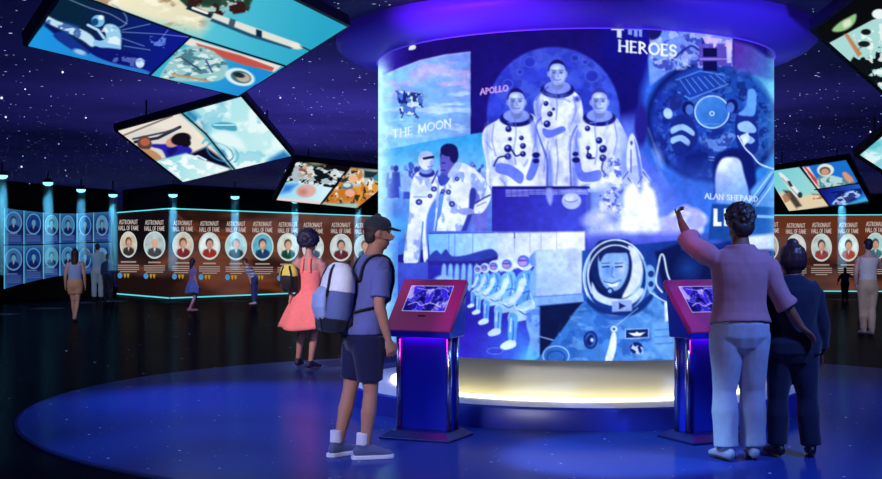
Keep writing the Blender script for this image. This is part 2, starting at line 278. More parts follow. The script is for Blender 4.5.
    v.ell(690, 195, 34, 26, (70, 110, 232), .5, 12)
    # --- launch of a winged orbiter
    v.poly([(588, 189), (640, 189), (640, 250), (588, 250)], (120, 150, 250), .8, 3)
    v.poly([(620, 118), (640, 118), (640, 190), (612, 190)], (110, 136, 248), .55, 6)
    v.ell(641, 125, 6.5, 22, (40, 34, 150), .9, 1.2)
    v.poly([(630, 185), (626.5, 160), (628, 142), (631, 134), (634.5, 136), (639, 150), (642, 168), (643, 185)], (214, 222, 255), sm=4)
    v.poly([(620, 180), (629, 168), (640, 166), (650, 178), (650, 182), (640, 184), (622, 184)], (170, 184, 248), .9, .6, 3)
    v.poly([(634, 138), (637, 160), (640, 186), (643, 186), (641, 165), (637, 145)], (110, 130, 236), .9, .6)
    for P in ([(621, 181), (628, 172)], [(643, 172), (650, 181)], [(628, 178), (632, 184)], [(638, 184), (642, 177)], [(631, 150), (631, 172)], [(634, 182), (637, 187)]): v.line(P, 1.2, (52, 60, 176), .85, .5)
    v.ell(631.5, 143, 1.4, 2.4, (60, 70, 190), .8)
    v.poly([(608, 150), (616, 158), (620, 175), (626, 230), (598, 232), (598, 190)], (176, 190, 252), .5, 4, 3)
    v.grain([(610, 152), (620, 160), (628, 232), (598, 232), (600, 185)], (60, 74, 196), 4, 51, .7, 1, 1, 1, 0, .56, .62)
    v.grain([(610, 152), (620, 160), (628, 232), (598, 232), (600, 185)], (240, 244, 255), 6, 53, .8, 1, 1, 1, 0, .5, .6)
    for k in range(26):
        x = rs.uniform(650, 700); y = rs.uniform(211, 236); r = rs.uniform(5, 10)
        v.ell(x, y, r*1.2, r, rs.choice([(178, 178, 250), (200, 204, 255), (170, 176, 250), (226, 228, 255)]), .85, 1.6)
    for k in range(16):
        x = rs.uniform(590, 640); y = rs.uniform(216, 236); r = rs.uniform(4, 9)
        v.ell(x, y, r*1.4, r, rs.choice([(170, 184, 252), (210, 216, 255), (120, 140, 240)]), .5, 2.2)
    v.ell(641, 214, 17, 28, (190, 208, 255), .7, 8)
    v.poly([(625, 190), (634, 186), (640, 193), (646, 187), (654, 192), (658, 215), (658, 233), (624, 233), (624, 210)], (250, 252, 255), 1, 2.2, 4)
    v.ell(633, 188, 4, 6, (252, 252, 255), .9, 2); v.ell(646, 186, 3.5, 8, (248, 250, 255), .9, 2)
    v.poly([(586, 233), (700, 232), (702, 252), (586, 252)], lg((110, 124, 244), (60, 72, 205), 640, 233, 640, 250), .85, 3)
    # --- strip of pictures with the word along the top
    v.poly([(652, 20), (732.5, 28), (732.5, 66), (710, 63), (690, 64), (668, 72), (650, 86), (648, 60)], lg((110, 150, 240), (130, 140, 235), 650, 40, 732, 50), .95, 1)
    v.grain([(650, 26), (732, 30), (732, 66), (650, 72)], (54, 66, 180), 9, 71, .8, 1, 1, 1, 0, .5, .58)
    v.grain([(650, 26), (732, 30), (732, 66), (650, 72)], (190, 206, 252), 7, 73, .7, 1, 1, 1, 0, .54, .62)
    v.line([(672, 60), (690, 46), (700, 50), (704, 38)], 2, (36, 40, 140), .9, .6, 4); v.line([(655, 62), (672, 58), (690, 66)], 1.5, (190, 210, 252), .7, .6, 3)
    v.poly([(699, 44), (731, 44), (731, 66), (699, 66)], (96, 78, 196), .8); v.poly([(703, 48), (717, 48), (717, 57), (703, 57)], (16, 14, 84)); v.poly([(703, 61), (717, 61), (717, 71), (703, 71)], (14, 16, 90))
    v.line([(700, 59), (730, 59)], 1.2, (190, 160, 235), .8); v.poly([(726, 40), (731.5, 40), (731.5, 63), (727, 63)], (206, 196, 248), .9)
    v.grain([(700, 36), (732, 40), (732, 50), (700, 46)], (224, 190, 244), 5, 77, .9, 1, 1, .5, 0, .5, .56)
    for x0, x1, y1 in ((611, 624, 30.5), (617, 621.5, 38), (628, 632, 35), (634, 637.5, 37), (639, 642, 37), (628, 642, 30.5)): v.poly([(x0, 12), (x1, 12), (x1, y1), (x0, y1-.5)], (222, 228, 255) if x0 < 626 else (130, 156, 242), .95)
    v.poly([(646, 20), (662, 24), (660, 36), (652, 40), (648, 34)], (26, 24, 110), .9, .7, 3)
    v.text('HEROES', (618.5, 51), (676.5, 56.2), 10.6, (240, 244, 255), 1, .19)
    # --- row of suited crew sitting along a wall
    v.poly([(428, 233), (585, 231.5), (585, 285), (585, 374), (428, 374)], lg((60, 66, 206), (36, 22, 166), 520, 270, 450, 350))
    v.poly([(495, 233), (585, 231.5), (585, 262), (545, 262), (500, 272), (495, 262)], lg((200, 216, 255), (238, 242, 255), 496, 250, 560, 240), 1, 1)
    for x in (514.5, 530, 541, 556.5): v.line([(x, 233), (x, 252)], .8, (150, 170, 246), .8)
    v.line([(514.5, 233), (514.5, 238)], 1, (40, 50, 140), .9)
    v.poly([(428, 234), (498, 233), (498, 257), (430, 261)], lg((120, 190, 245), (186, 214, 254), 430, 240, 495, 240))
    for x in (449, 455, 473): v.line([(x, 234), (x-.5, 256)], 1., (90, 130, 230), .7)
    v.poly([(428, 258), (436, 250), (441, 254), (446, 249), (452, 256), (466, 255), (480, 251), (492, 249), (498, 255), (494, 261), (470, 263), (429, 263)], (50, 66, 180), .95, .7, 3)
    v.poly([(428, 261), (480, 261), (497, 256), (498, 259), (480, 265), (428, 265)], (44, 40, 150), .95, .6)
    v.poly([(455, 330), (520, 320), (550, 345), (555, 374), (440, 374)], lg((52, 40, 196), (70, 150, 250), 470, 340, 550, 362), .6, 5)
    for i in range(6):
        x = 442+i*6.5
        v.poly([(x, 266), (x+4, 265), (x+4.5, 277), (x+3, 290), (x-1, 288)], (130, 190, 248), .8, .8, 3)
    v.ell(444, 280, 10, 5, (150, 190, 250), .8, 1)
    seats = [(478, .46, 269.5), (485, .56, 268), (494.5, .70, 266.5), (508, .86, 264.5), (525, 1.06, 261.5)]
    for i, (x, k, y) in enumerate(seats):
        bl = [(96, 168, 246), (120, 190, 252)][i % 2]; wh = (206, 232, 255); dk = (44, 84, 214); P = lambda L: [(x+a*k, y+b*k) for a, b in L]
        v.poly(P([(-9, 18), (-2, 9), (7, 9), (11, 26), (10, 46), (-6, 44)]), bl, sm=4)
        v.poly(P([(8, 36), (-8, 42), (-15, 48), (-15, 57), (-3, 56), (8, 52)]), (170, 214, 254), .95, .6, 4)
        v.poly(P([(-14, 49), (-7, 52), (-8, 66), (-9, 76), (-15, 76), (-16, 62)]), bl, sm=4)
        v.poly(P([(-9, 75), (-9, 80), (-16, 83), (-22, 83), (-23, 79), (-15, 74)]), wh, sm=4)
        v.poly(P([(-5, 17), (1, 17), (-3, 31), (-12, 40), (-15, 37), (-8, 28)]), wh, .9, .6, 4)
        for L in ([(3, 12), (5, 24), (2, 36)], [(-2, 30), (4, 28), (9, 30)], [(-6, 46), (0, 50), (6, 48)], [(-11, 56), (-11, 66), (-12, 74)], [(8, 20), (9, 34)]): v.line(P(L), 1.3*k, dk, .75, .5, 3)
        for L in ([(-1, 12), (1, 22)], [(-9, 44), (-2, 46), (6, 42)], [(-13, 54), (-14, 66)], [(5, 30), (8, 40)]): v.line(P(L), 1.2*k, (226, 242, 255), .8, .5, 3)
        v.ell(x, y, 8.2*k, 8.4*k, (200, 224, 255)); v.ell(x-1.8*k, y-.3*k, 6.2*k, 5.6*k, (84, 116, 226)); v.ell(x-2.2*k, y+.4*k, 4.2*k, 4*k, (176, 140, 216), .8); v.line(P([(-6, -1), (1.5, -1)]), 1.5*k, (70, 60, 160), .8); v.ring(x, y, 7.6*k, 7.8*k, .9*k, (240, 248, 255), .8)
    v.ell(495, 351, 9, 3.5, (60, 70, 210), .7, .8); v.ring(495, 351, 8, 3.2, .8, (110, 150, 245), .7)
    # nearest sitter, seen from the side and cropped
    v.ell(540, 259, 10, 9.5, (150, 190, 248)); v.ell(536, 260, 7, 7, (110, 150, 238)); v.ell(541, 256, 6, 4, (220, 234, 255), .6, 1.5)
    v.poly([(534, 268), (546, 266), (549, 290), (544, 302), (534, 300), (529, 286)], (130, 184, 250), .9, .8, 4)
    v.poly([(526, 322), (532, 310), (542, 308), (546, 330), (540, 356), (526, 358), (530, 340)], (120, 172, 246), .95, .8, 4)
    v.grain([(526, 310), (546, 308), (544, 356), (526, 358)], (60, 100, 220), 6, 91, .5, 1, 1, .8, 0, .52, .6)
    v.ell(530, 358, 12, 9, (90, 200, 255), .7, 5)
    # --- helmeted portrait
    v.poly([(540, 262), (585, 250), (680, 240), (786, 240), (786, 374), (540, 374)], lg((34, 80, 184), (20, 40, 128), 600, 300, 740, 280), 1, .8)
    v.poly([(536, 250), (582, 248), (582, 296), (536, 298)], lg((170, 200, 252), (206, 224, 254), 540, 280, 578, 255), 1, .8)
    v.poly([(534, 296), (583, 293), (584, 302), (536, 306)], (130, 176, 245), .95, .8); v.line([(534, 297), (584, 294)], .9, (80, 120, 220), .8)
    v.poly([(540, 306), (584, 302), (584, 330), (565, 345), (540, 372)], (16, 26, 78), 1, 1)
    v.line([(538, 336), (556, 341)], 1.2, (150, 180, 240), .9)
    v.poly([(655, 252), (700, 236), (716, 234), (716, 300), (700, 300), (664, 292)], (14, 26, 84), 1, 1.5); v.ell(688, 268, 12, 12, (30, 70, 160), .5, 5)
    v.poly([(680, 236), (716, 232), (730, 240), (712, 246), (682, 250)], (60, 90, 196), .8, 1.5)
    SU = (66, 128, 216)
    v.poly([(538, 374), (548, 348), (562, 330), (576, 310), (588, 300), (604, 304), (640, 300), (652, 290), (664, 306), (674, 318), (676, 374)], lg((58, 124, 216), (84, 150, 228), 560, 330, 650, 330), 1, .8, 4)
    v.grain([(560, 325), (590, 300), (660, 300), (674, 320), (674, 374), (550, 374)], (36, 86, 180), 14, 95, .6, 1, 1, 2, 0, .5, .64)
    v.grain([(560, 325), (590, 300), (660, 300), (674, 320), (674, 374), (550, 374)], (130, 186, 244), 9, 97, .45, 1.6, .7, 2, 0, .56, .66)
    v.ell(616, 280, 34, 40, (44, 96, 190)); v.ell(616, 278, 32, 38, (150, 196, 246)); v.ell(616, 278, 30, 35.5, (24, 56, 150)); v.ell(615, 274, 28, 32, (150, 196, 248)); v.ell(614, 273, 25.5, 29, (16, 30, 96))
    v.poly([(590, 262), (594, 248), (602, 240), (628, 240), (634, 252), (636, 268), (632, 284), (622, 294), (608, 292), (596, 284)], (20, 40, 110), 1, .7, 4)
    v.poly([(628, 246), (636, 250), (642, 262), (642, 276), (634, 292), (622, 298), (630, 280), (632, 262)], (226, 238, 255), .95, .8, 4)
    v.poly([(598, 262), (600, 252), (608, 248), (622, 248), (628, 256), (628, 272), (622, 286), (614, 291), (606, 288), (600, 278)], (140, 184, 246), 1, .8, 4)
    v.poly([(599, 250), (608, 244), (622, 244), (630, 252), (622, 253), (606, 254), (600, 262)], (22, 36, 104), .9, .7, 4)
    v.ell(607, 271, 4, 5, (96, 146, 228), .8, 2); v.ell(622, 268, 3.5, 8, (206, 226, 255), .7, 2)
    for x in (606, 619): v.line([(x-3.5, 267), (x+3, 266.5)], 1.5, (24, 44, 116), .9); v.line([(x-4, 263.5), (x+3.5, 263)], 1.1, (50, 80, 160), .8)
    v.line([(612.5, 267), (611.5, 276), (614, 277.5)], 1.3, (80, 126, 214), .9)
    v.poly([(606, 283), (613, 284.5), (620, 281.5), (617, 286), (611, 287)], (236, 244, 255)); v.line([(604, 281.5), (612, 283.5), (621, 280)], .8, (50, 80, 170))
    v.ell(610, 292, 4, 4.5, (20, 40, 110)); v.ell(610, 291, 2, 2, (130, 180, 240))
    v.poly([(592, 282), (598, 292), (610, 298), (628, 298), (640, 288), (644, 292), (632, 304), (610, 305), (594, 298)], (208, 230, 255), .95, .8, 4)
    v.poly([(588, 298), (604, 308), (630, 309), (650, 294), (652, 300), (634, 315), (604, 314), (588, 304)], (20, 50, 130), .9, 1, 4)
    for r0, a in ((32, .9), (27.5, .8)): v.ring(615.5, 277, r0, r0*1.16, 1.6, (224, 240, 255), a, .5, 0, 150, 330)
    v.poly([(647, 266), (654, 268), (656, 284), (650, 292), (646, 284)], (130, 186, 240), .9, .8, 4); v.ell(651, 274, 3, 3.4, (30, 60, 140)); v.ell(651, 284, 2.6, 3, (30, 60, 140))
    v.line([(662, 292), (656, 282), (659, 262), (661, 255), (664, 257), (668, 276), (676, 290)], 1.8, (214, 232, 255), .95, .5, 5)
    v.line([(650, 292), (662, 300), (672, 304)], 1.6, (196, 220, 252), .9, .5, 3)
    v.ell(590.5, 340, 7, 9, (20, 40, 116)); v.ell(590.5, 340, 5.2, 7, (50, 100, 196)); v.poly([(587, 338), (592, 334), (594, 340), (590, 346), (586, 343)], (20, 36, 110), .95, .5, 3); v.ell(592, 340, 1.6, 2, (180, 210, 250))
    v.ell(614, 329, 3.4, 3, (200, 226, 255)); v.ell(614, 329, 1.4, 1.4, (30, 70, 150)); v.line([(616, 326), (638, 308)], .8, (170, 206, 248), .8)
    v.poly([(612, 333), (616, 334), (616, 348), (612, 361), (605, 361), (609, 346)], (226, 240, 255), sm=3)
    v.poly([(625, 329), (649, 328), (649, 338), (625, 339)], (150, 196, 246)); v.poly([(626, 330), (648, 329), (648, 337), (626, 338)], (18, 34, 104)); v.poly([(628, 333), (635, 333), (637, 331.5), (639, 333), (646, 332), (640, 336), (634, 336)], (224, 238, 255), .95, .4)
    v.line([(628, 340.5), (645, 340)], .8, (40, 80, 170)); v.ell(636.5, 348, 6.5, 6, (20, 40, 116)); v.grain([(630, 342), (643, 342), (643, 354), (630, 354)], (210, 228, 255), 4, 103, .9, 1, 1, .5, 0, .52, .58)
    v.poly([(612, 301), (632, 300), (632, 311), (612, 312)], (150, 176, 236), .85, .6); v.poly([(619, 302.5), (626, 306), (619, 309.5)], (26, 40, 110))
    v.poly([(652, 322), (664, 318), (674, 322), (676, 356), (660, 354), (652, 344)], (110, 172, 240), .6, 2, 4); v.poly([(664, 302), (668, 302), (671, 320), (665, 322)], (214, 234, 255), .9, .7)
    for k in range(3): v.line([(655, 330+k*7), (673, 329+k*7)], 1.2, (50, 100, 190), .6, .7)
    v.ell(556, 356, 14, 12, (50, 110, 200)); v.ring(556, 356, 13, 10, 1.3, (170, 206, 248), .8); v.ring(556, 357, 9, 6, 1.1, (30, 60, 150), .9)
    v.line([(540, 364), (580, 363)], 1.2, (120, 230, 255), .7, .8)
    # --- magazine style box and the astronaut caption
    v.poly([(712, 204), (786, 208), (786, 242), (708, 240)], lg((24, 70, 160), (40, 110, 190), 712, 210, 780, 230), .95, 1)
    v.poly([(738, 214), (786, 216), (786, 219), (738, 217)], (130, 190, 240), .8); v.poly([(745, 236), (786, 232), (786, 250), (745, 250)], (214, 226, 255), .8, 1.5)
    for i, (x0, w) in enumerate(((713.5, 4), (724, 4), (730.5, 4), (741.5, 4))): v.poly([(x0, 208.5), (x0+w, 208.8), (x0+w, 226), (x0, 226)], (238, 244, 255))
    for P in ([(713.5, 222), (721.5, 222), (721.5, 226), (713.5, 226)], [(730.5, 208.8), (739, 209), (739, 212.6), (730.5, 212.4)], [(730.5, 215), (737.5, 215), (737.5, 218.5), (730.5, 218.5)],
              [(741.5, 209), (750, 209.2), (750, 212.8), (741.5, 212.6)], [(741.5, 215.4), (749, 215.4), (749, 218.8), (741.5, 218.8)], [(741.5, 222.5), (750, 222.5), (750, 226), (741.5, 226)]): v.poly(P, (238, 244, 255))
    v.text('ALAN SHEPARD', (705, 198.5), (758, 201.5), 5, (230, 238, 255), .95, .17)
    # glow along the screen's edges, painted into the picture
    sl = S(368, 12, 400, 374); m = np.clip((396-v.X[sl])/15, 0, 1)**1.2*np.clip((v.Y[sl]-50)/20, .35, 1); v.put(sl, m, (190, 242, 254), 1.)
    sl = S(764, 12, 786, 374); m = np.clip((v.X[sl]-766)/9, 0, 1); v.put(sl, m, (130, 205, 250), .45)
    f = fbm(v.X, v.Y, 5, 201, 4)-.5; c = fbm(v.X, v.Y, 26, 203, 3)-.5; lum = v.A.mean(2)/255
    v.A *= (1+f*(.16+.10*lum)+c*.16)[..., None]
    B = v.A.copy(); B[1:-1, 1:-1] = (v.A[1:-1, 1:-1]*2+v.A[:-2, 1:-1]+v.A[2:, 1:-1]+v.A[1:-1, :-2]+v.A[1:-1, 2:])/6; v.A = B
    lum = np.clip(v.A.mean(2, keepdims=True)/255, 0, 1); v.A = v.A*np.array([.94, .97, 1.04])*(.95+.13*lum)
    return v
# ------------------------------------------------------------------ pictures on the ceiling screens
def paint_p1():
    v = Cv(20, -95, 355, 102, 2.5, (6, 8, 20))
    # rocket against a turquoise sky
    v.poly([(20, -95), (355, -95), (355, 102), (20, 40)], lg((100, 205, 222), (40, 165, 200), 180, 0, 320, 40))
    v.poly([(60, -95), (130, -95), (215, -10), (212, 18), (200, 34), (150, 24), (80, 2)], lg((246, 238, 205), (226, 222, 190), 100, 0, 200, 30), .95, 8)
    v.grain([(60, -60), (150, -60), (215, -5), (200, 34), (90, 2)], (150, 110, 84), 16, 3, .7, 1.3, .8, 4, 0, .58, .7)
    v.grain([(90, -10), (215, -5), (210, 28), (120, 14)], (255, 252, 232), 12, 5, .7, 1.4, .8, 4, 0, .5, .66)
    v.poly([(176, -20), (262, -20), (246, 8), (222, 14), (196, 8)], (190, 196, 190), .5, 4)
    v.grain([(160, -20), (262, -20), (248, 12), (222, 16), (186, 6)], (52, 26, 24), 9, 7, 1, 1.2, 1, 1, 0, .44, .52)
    v.grain([(160, -20), (262, -20), (248, 10), (186, 6)], (30, 66, 52), 8, 9, .9, 1, 1, 1, 0, .52, .58)
    v.poly([(188, 4), (216, 15), (212, 19), (186, 9)], (18, 40, 54), 1, .6); v.line([(193, 8), (207, 13)], 2.6, (240, 240, 232))
    v.poly([(214, 13), (256, 28), (298, 43), (303, 48), (294, 49), (252, 36), (210, 20)], (222, 226, 216), 1, .7)
    v.poly([(212, 18), (252, 34), (294, 48), (290, 49), (250, 37), (210, 21)], (30, 76, 110), .85, .7)
    v.poly([(256, 29), (262, 31), (262, 38), (256, 36)], (14, 40, 64)); v.poly([(230, 18), (236, 20), (234, 28), (228, 26)], (60, 90, 110), .8); v.line([(300, 46), (311, 51)], 1.6, (30, 60, 90))
    v.ell(296, 46, 6, 3, (240, 232, 216), .9, 1, 18)
    # walk in space
    A = [(20, 60), (64, -10), (84, -3), (191, 36.5), (147, 78), (20, 46)]
    v.poly(A, lg((8, 36, 60), (14, 24, 150), 80, 10, 180, 60), 1, .6)
    v.poly([(24, 48), (46, 22), (70, 40), (104, 54), (150, 72), (146, 78)], lg((28, 150, 226), (40, 120, 210), 40, 40, 130, 70), 1, 1)
    v.poly([(46, 20), (70, 38), (110, 56), (104, 58), (66, 44), (44, 26)], (10, 20, 90), .8, 1)
    W = (190, 224, 246)
    v.poly([(47, 16), (58, 21), (76, 27), (90, 34), (96, 42), (92, 47), (82, 40), (64, 31), (46, 22)], W, .95, .8, 3); v.grain([(46, 15), (80, 26), (96, 44), (80, 42), (46, 22)], (20, 60, 140), 6, 13, .7, 1, 1, .6, 0, .52, .6)
    v.poly([(53, 36), (64, 32), (80, 44), (90, 52), (84, 55), (72, 50)], (20, 50, 140), .95, .8, 3); v.ell(80, 52, 7, 2.6, (150, 200, 244), .9, .8, 18)
    v.poly([(104, 26), (112, 24), (120, 30), (121, 46), (116, 52), (100, 48), (98, 42), (106, 38)], (150, 206, 236), 1, .7, 3); v.grain([(100, 24), (121, 28), (120, 50), (98, 46)], (240, 250, 255), 5, 15, .8, 1, 1, .6, 0, .52, .6)
    v.ell(98, 21, 6.5, 6, (120, 190, 228)); v.ell(95, 22, 3.5, 3.6, (20, 70, 130)); v.ell(101, 17.5, 3, 2.4, (230, 244, 255), .9)
    v.line([(88, 25), (98, 30), (104, 38)], 2.6, (180, 220, 246)); v.line([(96, 43), (108, 46), (118, 48)], 6, (140, 196, 240))
    v.poly([(92, 48), (118, 49), (138, 56), (146, 66), (138, 68), (110, 62), (92, 54)], (12, 20, 110), 1, .8, 3); v.ell(140, 63, 4.4, 5, (210, 234, 255), .9); v.grain([(116, 54), (146, 60), (140, 68), (112, 62)], (120, 150, 230), 4, 17, .6)
    v.ring(104, 14, 24, 12, 1.2, (120, 160, 210), .7, .4, 20, -80, 60); v.line([(66, -2), (90, 8), (110, 14), (127, 24)], .9, (150, 180, 220), .7, .4, 4)
    for P in ([(122, 30), (150, 24)], [(122, 32), (160, 34), (188, 37)], [(121, 38), (144, 46)], [(124, 46), (150, 50)], [(160, 40), (168, 30)]): v.line(P, .9, (120, 150, 225), .75)
    v.grain([(150, 36), (166, 38), (164, 50), (150, 48)], (110, 150, 240), 4, 19, .8)
    # suited figure in front of a striped flag
    C = [(191, 36.5), (283, 66), (238, 97), (147, 78)]
    v.poly(C, lg((60, 180, 215), (30, 140, 215), 190, 50, 240, 90), 1, .6)
    v.poly([(189, 38), (282, 66), (274, 72), (232, 60), (184, 44)], (236, 226, 214), .95, .8)
    for k in (0, 1): v.poly([(196+k*20, 43+k*7), (240+k*16, 55+k*6), (274, 68), (272, 71), (236+k*8, 59+k*6), (198+k*16, 47+k*8)], (196, 84, 74), .9, .8)
    v.poly([(180, 50), (204, 47), (226, 62), (226, 76), (210, 82), (166, 80), (160, 76)], (150, 200, 204), 1, 1, 3); v.grain([(176, 50), (206, 48), (228, 64), (212, 82), (160, 78)], (56, 110, 128), 6, 23, .8, 1.5, .7, .8, 0, .5, .58); v.grain([(176, 50), (206, 48), (228, 64), (212, 82), (160, 78)], (232, 246, 240), 5, 25, .8, 1.5, .7, .8, 0, .56, .62)
    v.line([(182, 58), (200, 70)], 2, (60, 84, 96)); v.line([(172, 74), (208, 81)], 2, (196, 150, 100), .9); v.line([(206, 60), (212, 72)], 2, (40, 60, 140), .7)
    v.ell(240, 77, 15, 8.5, (214, 240, 248), 1, .8, 14); v.ell(241, 77, 10.5, 6, (70, 110, 120), 1, .6, 14); v.ell(243, 77.5, 7, 4.4, (190, 176, 160), 1, .6, 14); v.ell(239, 75, 6, 2.6, (30, 40, 50), .9, .6, 14)
    K = (4, 6, 14)
    v.line([(60, -12), (84, -3), (191, 36.5), (285, 66)], 1.7, K); v.line([(191, 36.5), (147, 78)], 1.7, K)
    return v
def paint_p2():
    v = Cv(110, 88, 300, 190, 3, (8, 10, 26))
    v.poly([(110, 132), (176, 108), (241, 150), (183, 190)], (236, 228, 214))
    v.poly([(110, 140), (150, 126), (190, 136), (170, 160)], (220, 214, 206), .8, 2)
    v.line([(135, 142), (158, 138), (180, 127)], 3, (40, 44, 60)); v.line([(133, 139), (166, 132), (178, 128)], 2, (60, 70, 90), .9); v.line([(122, 136), (172, 116)], 2, (120, 110, 110), .7)
    v.poly([(139, 138), (147, 136), (152, 144), (148, 150), (138, 147)], (90, 60, 60), 1, .8, 3); v.ell(145, 142, 5, 4, (176, 96, 70))
    v.poly([(140, 150), (152, 150), (162, 158), (152, 160)], (190, 140, 96), 1, .8, 3)
    v.poly([(153, 144), (166, 144), (176, 140), (188, 146), (192, 152), (180, 160), (168, 160), (162, 150), (152, 147)], (36, 34, 168), 1, .8, 3); v.poly([(166, 150), (176, 144), (178, 150), (170, 158)], (20, 16, 110), .7, 1)
    v.ell(173, 142, 7.5, 5, (206, 150, 130), 1, .6, -20); v.ell(181, 139, 10, 6.2, (18, 14, 26), 1, .6, -10); v.ell(186, 143, 5, 4, (18, 14, 26))
    v.poly([(190, 154), (206, 147), (234, 168), (214, 172)], (10, 10, 40), 1, 1.5)
    v.poly([(155, 161), (186, 153), (204, 160), (232, 169), (183, 184)], lg((150, 220, 226), (214, 242, 244), 170, 165, 210, 175), 1, 1)
    v.grain([(158, 162), (190, 154), (228, 170), (184, 182)], (250, 255, 255), 7, 31, .9, 1.2, .7, 1.5, 0, .52, .6); v.line([(188, 158), (198, 156), (206, 160)], 2, (210, 240, 244), .9)
    R = [(176, 108), (241, 95), (295, 158), (233, 170)]
    v.poly(R, lg((170, 228, 236), (196, 238, 240), 200, 110, 260, 160))
    v.poly([(176, 110), (190, 108), (206, 122), (206, 132)], (40, 130, 180), .8, 3)
    v.grain(R, (236, 252, 252), 16, 33, .85, 1, 1, 1, 0, .42, .6); v.grain(R, (120, 200, 222), 13, 35, .6, 1, 1, 1, 0, .56, .66)
    v.poly([(192, 124), (202, 124), (206, 138), (198, 138)], (250, 240, 214), .8, 2)
    v.poly([(212, 125), (222, 122), (234, 124), (237, 130), (230, 131), (216, 129)], (70, 160, 190), 1, 1, 3); v.line([(214, 125), (234, 125)], 1.4, (200, 240, 244))
    v.ring(220, 151, 19, 11, 2.4, (110, 196, 210), .9, .6, 25, 180, 380); v.ring(220, 152, 14, 8, 1.4, (60, 140, 190), .8, .6, 25)
    v.poly([(214, 147), (224, 150), (228, 157), (220, 156)], (60, 130, 190), .8, 1.2)
    v.poly([(206, 136), (224, 130), (240, 138), (246, 150), (230, 148), (214, 142)], (226, 248, 248), .8, 2, 3)
    v.poly([(270, 158), (284, 150), (295, 158), (262, 166)], (40, 120, 190), .8, 2); v.poly([(176, 108), (182, 107), (214, 140), (236, 169), (231, 170), (206, 140)], (60, 150, 180), .5, 1.5)
    K = (5, 6, 16); v.line([(175, 107), (206, 134), (235, 170)], 1.6, K); v.line([(154, 161), (184, 153)], .8, (90, 120, 130), .6)
    return v
def paint_p3():
    v = Cv(270, 150, 410, 214, 3.5, (10, 10, 16))
    L = [(297, 163), (346, 172), (322, 203), (276, 198)]
    v.poly(L, (170, 190, 200)); v.grain([(290, 160), (350, 172), (330, 192), (284, 186)], (14, 20, 26), 6, 3, 1, 1.3, .8, .6, 0, .44, .5); v.grain([(290, 160), (350, 172), (330, 192), (284, 186)], (232, 240, 240), 5, 5, .9, 1.2, .8, .6, 0, .55, .6)
    v.grain([(290, 160), (330, 166), (320, 178), (290, 176)], (200, 130, 90), 5, 7, .7, 1, 1, .6, 0, .6, .64)
    v.poly([(290, 181), (334, 188), (322, 203), (276, 199), (284, 183)], lg((150, 220, 245), (210, 240, 250), 285, 190, 325, 195)); v.poly([(284, 184), (298, 184), (290, 192), (280, 194)], (50, 120, 210), .8, 2)
    v.ell(306, 191, 10, 6.5, (220, 170, 160), 1, 1, -5); v.ell(303, 192, 5, 4, (196, 130, 124), .7, 1.5); v.poly([(276, 197), (300, 199), (324, 202), (322, 206), (276, 202)], (232, 214, 210), .9, 1)
    v.ell(316, 163.5, 9, 2.4, (120, 130, 90), .8, 1)
    R = [(351, 168), (410, 176), (398, 194), (356, 209), (323, 204)]
    v.poly(R, (222, 150, 60)); v.poly([(351, 168), (384, 170), (372, 184), (336, 190)], (190, 206, 204), .95, 1.5); v.grain(R, (240, 236, 226), 7, 11, .95, 1, 1, .6, 0, .54, .6); v.grain(R, (190, 110, 30), 9, 13, .8, 1, 1.2, .6, 0, .5, .58); v.grain(R, (30, 34, 40), 4, 15, .9, 1, 1, .6, 0, .62, .66)
    v.ell(347, 186, 6, 3.6, (90, 120, 130)); v.ell(347, 185, 4, 2.2, (200, 224, 226)); v.ell(353, 179, 5, 4, (236, 180, 140), .9); v.ell(350, 193, 5, 4, (238, 170, 150), .9); v.poly([(364, 170), (378, 172), (376, 178), (364, 178)], (24, 50, 56), .9, 1); v.ell(377, 178, 4, 3, (40, 140, 180))
    v.poly([(324, 203), (360, 203), (356, 209), (326, 206)], (160, 196, 190), .8, 1)
    v.line([(350, 166), (321, 204)], 1.4, (8, 8, 14))
    return v
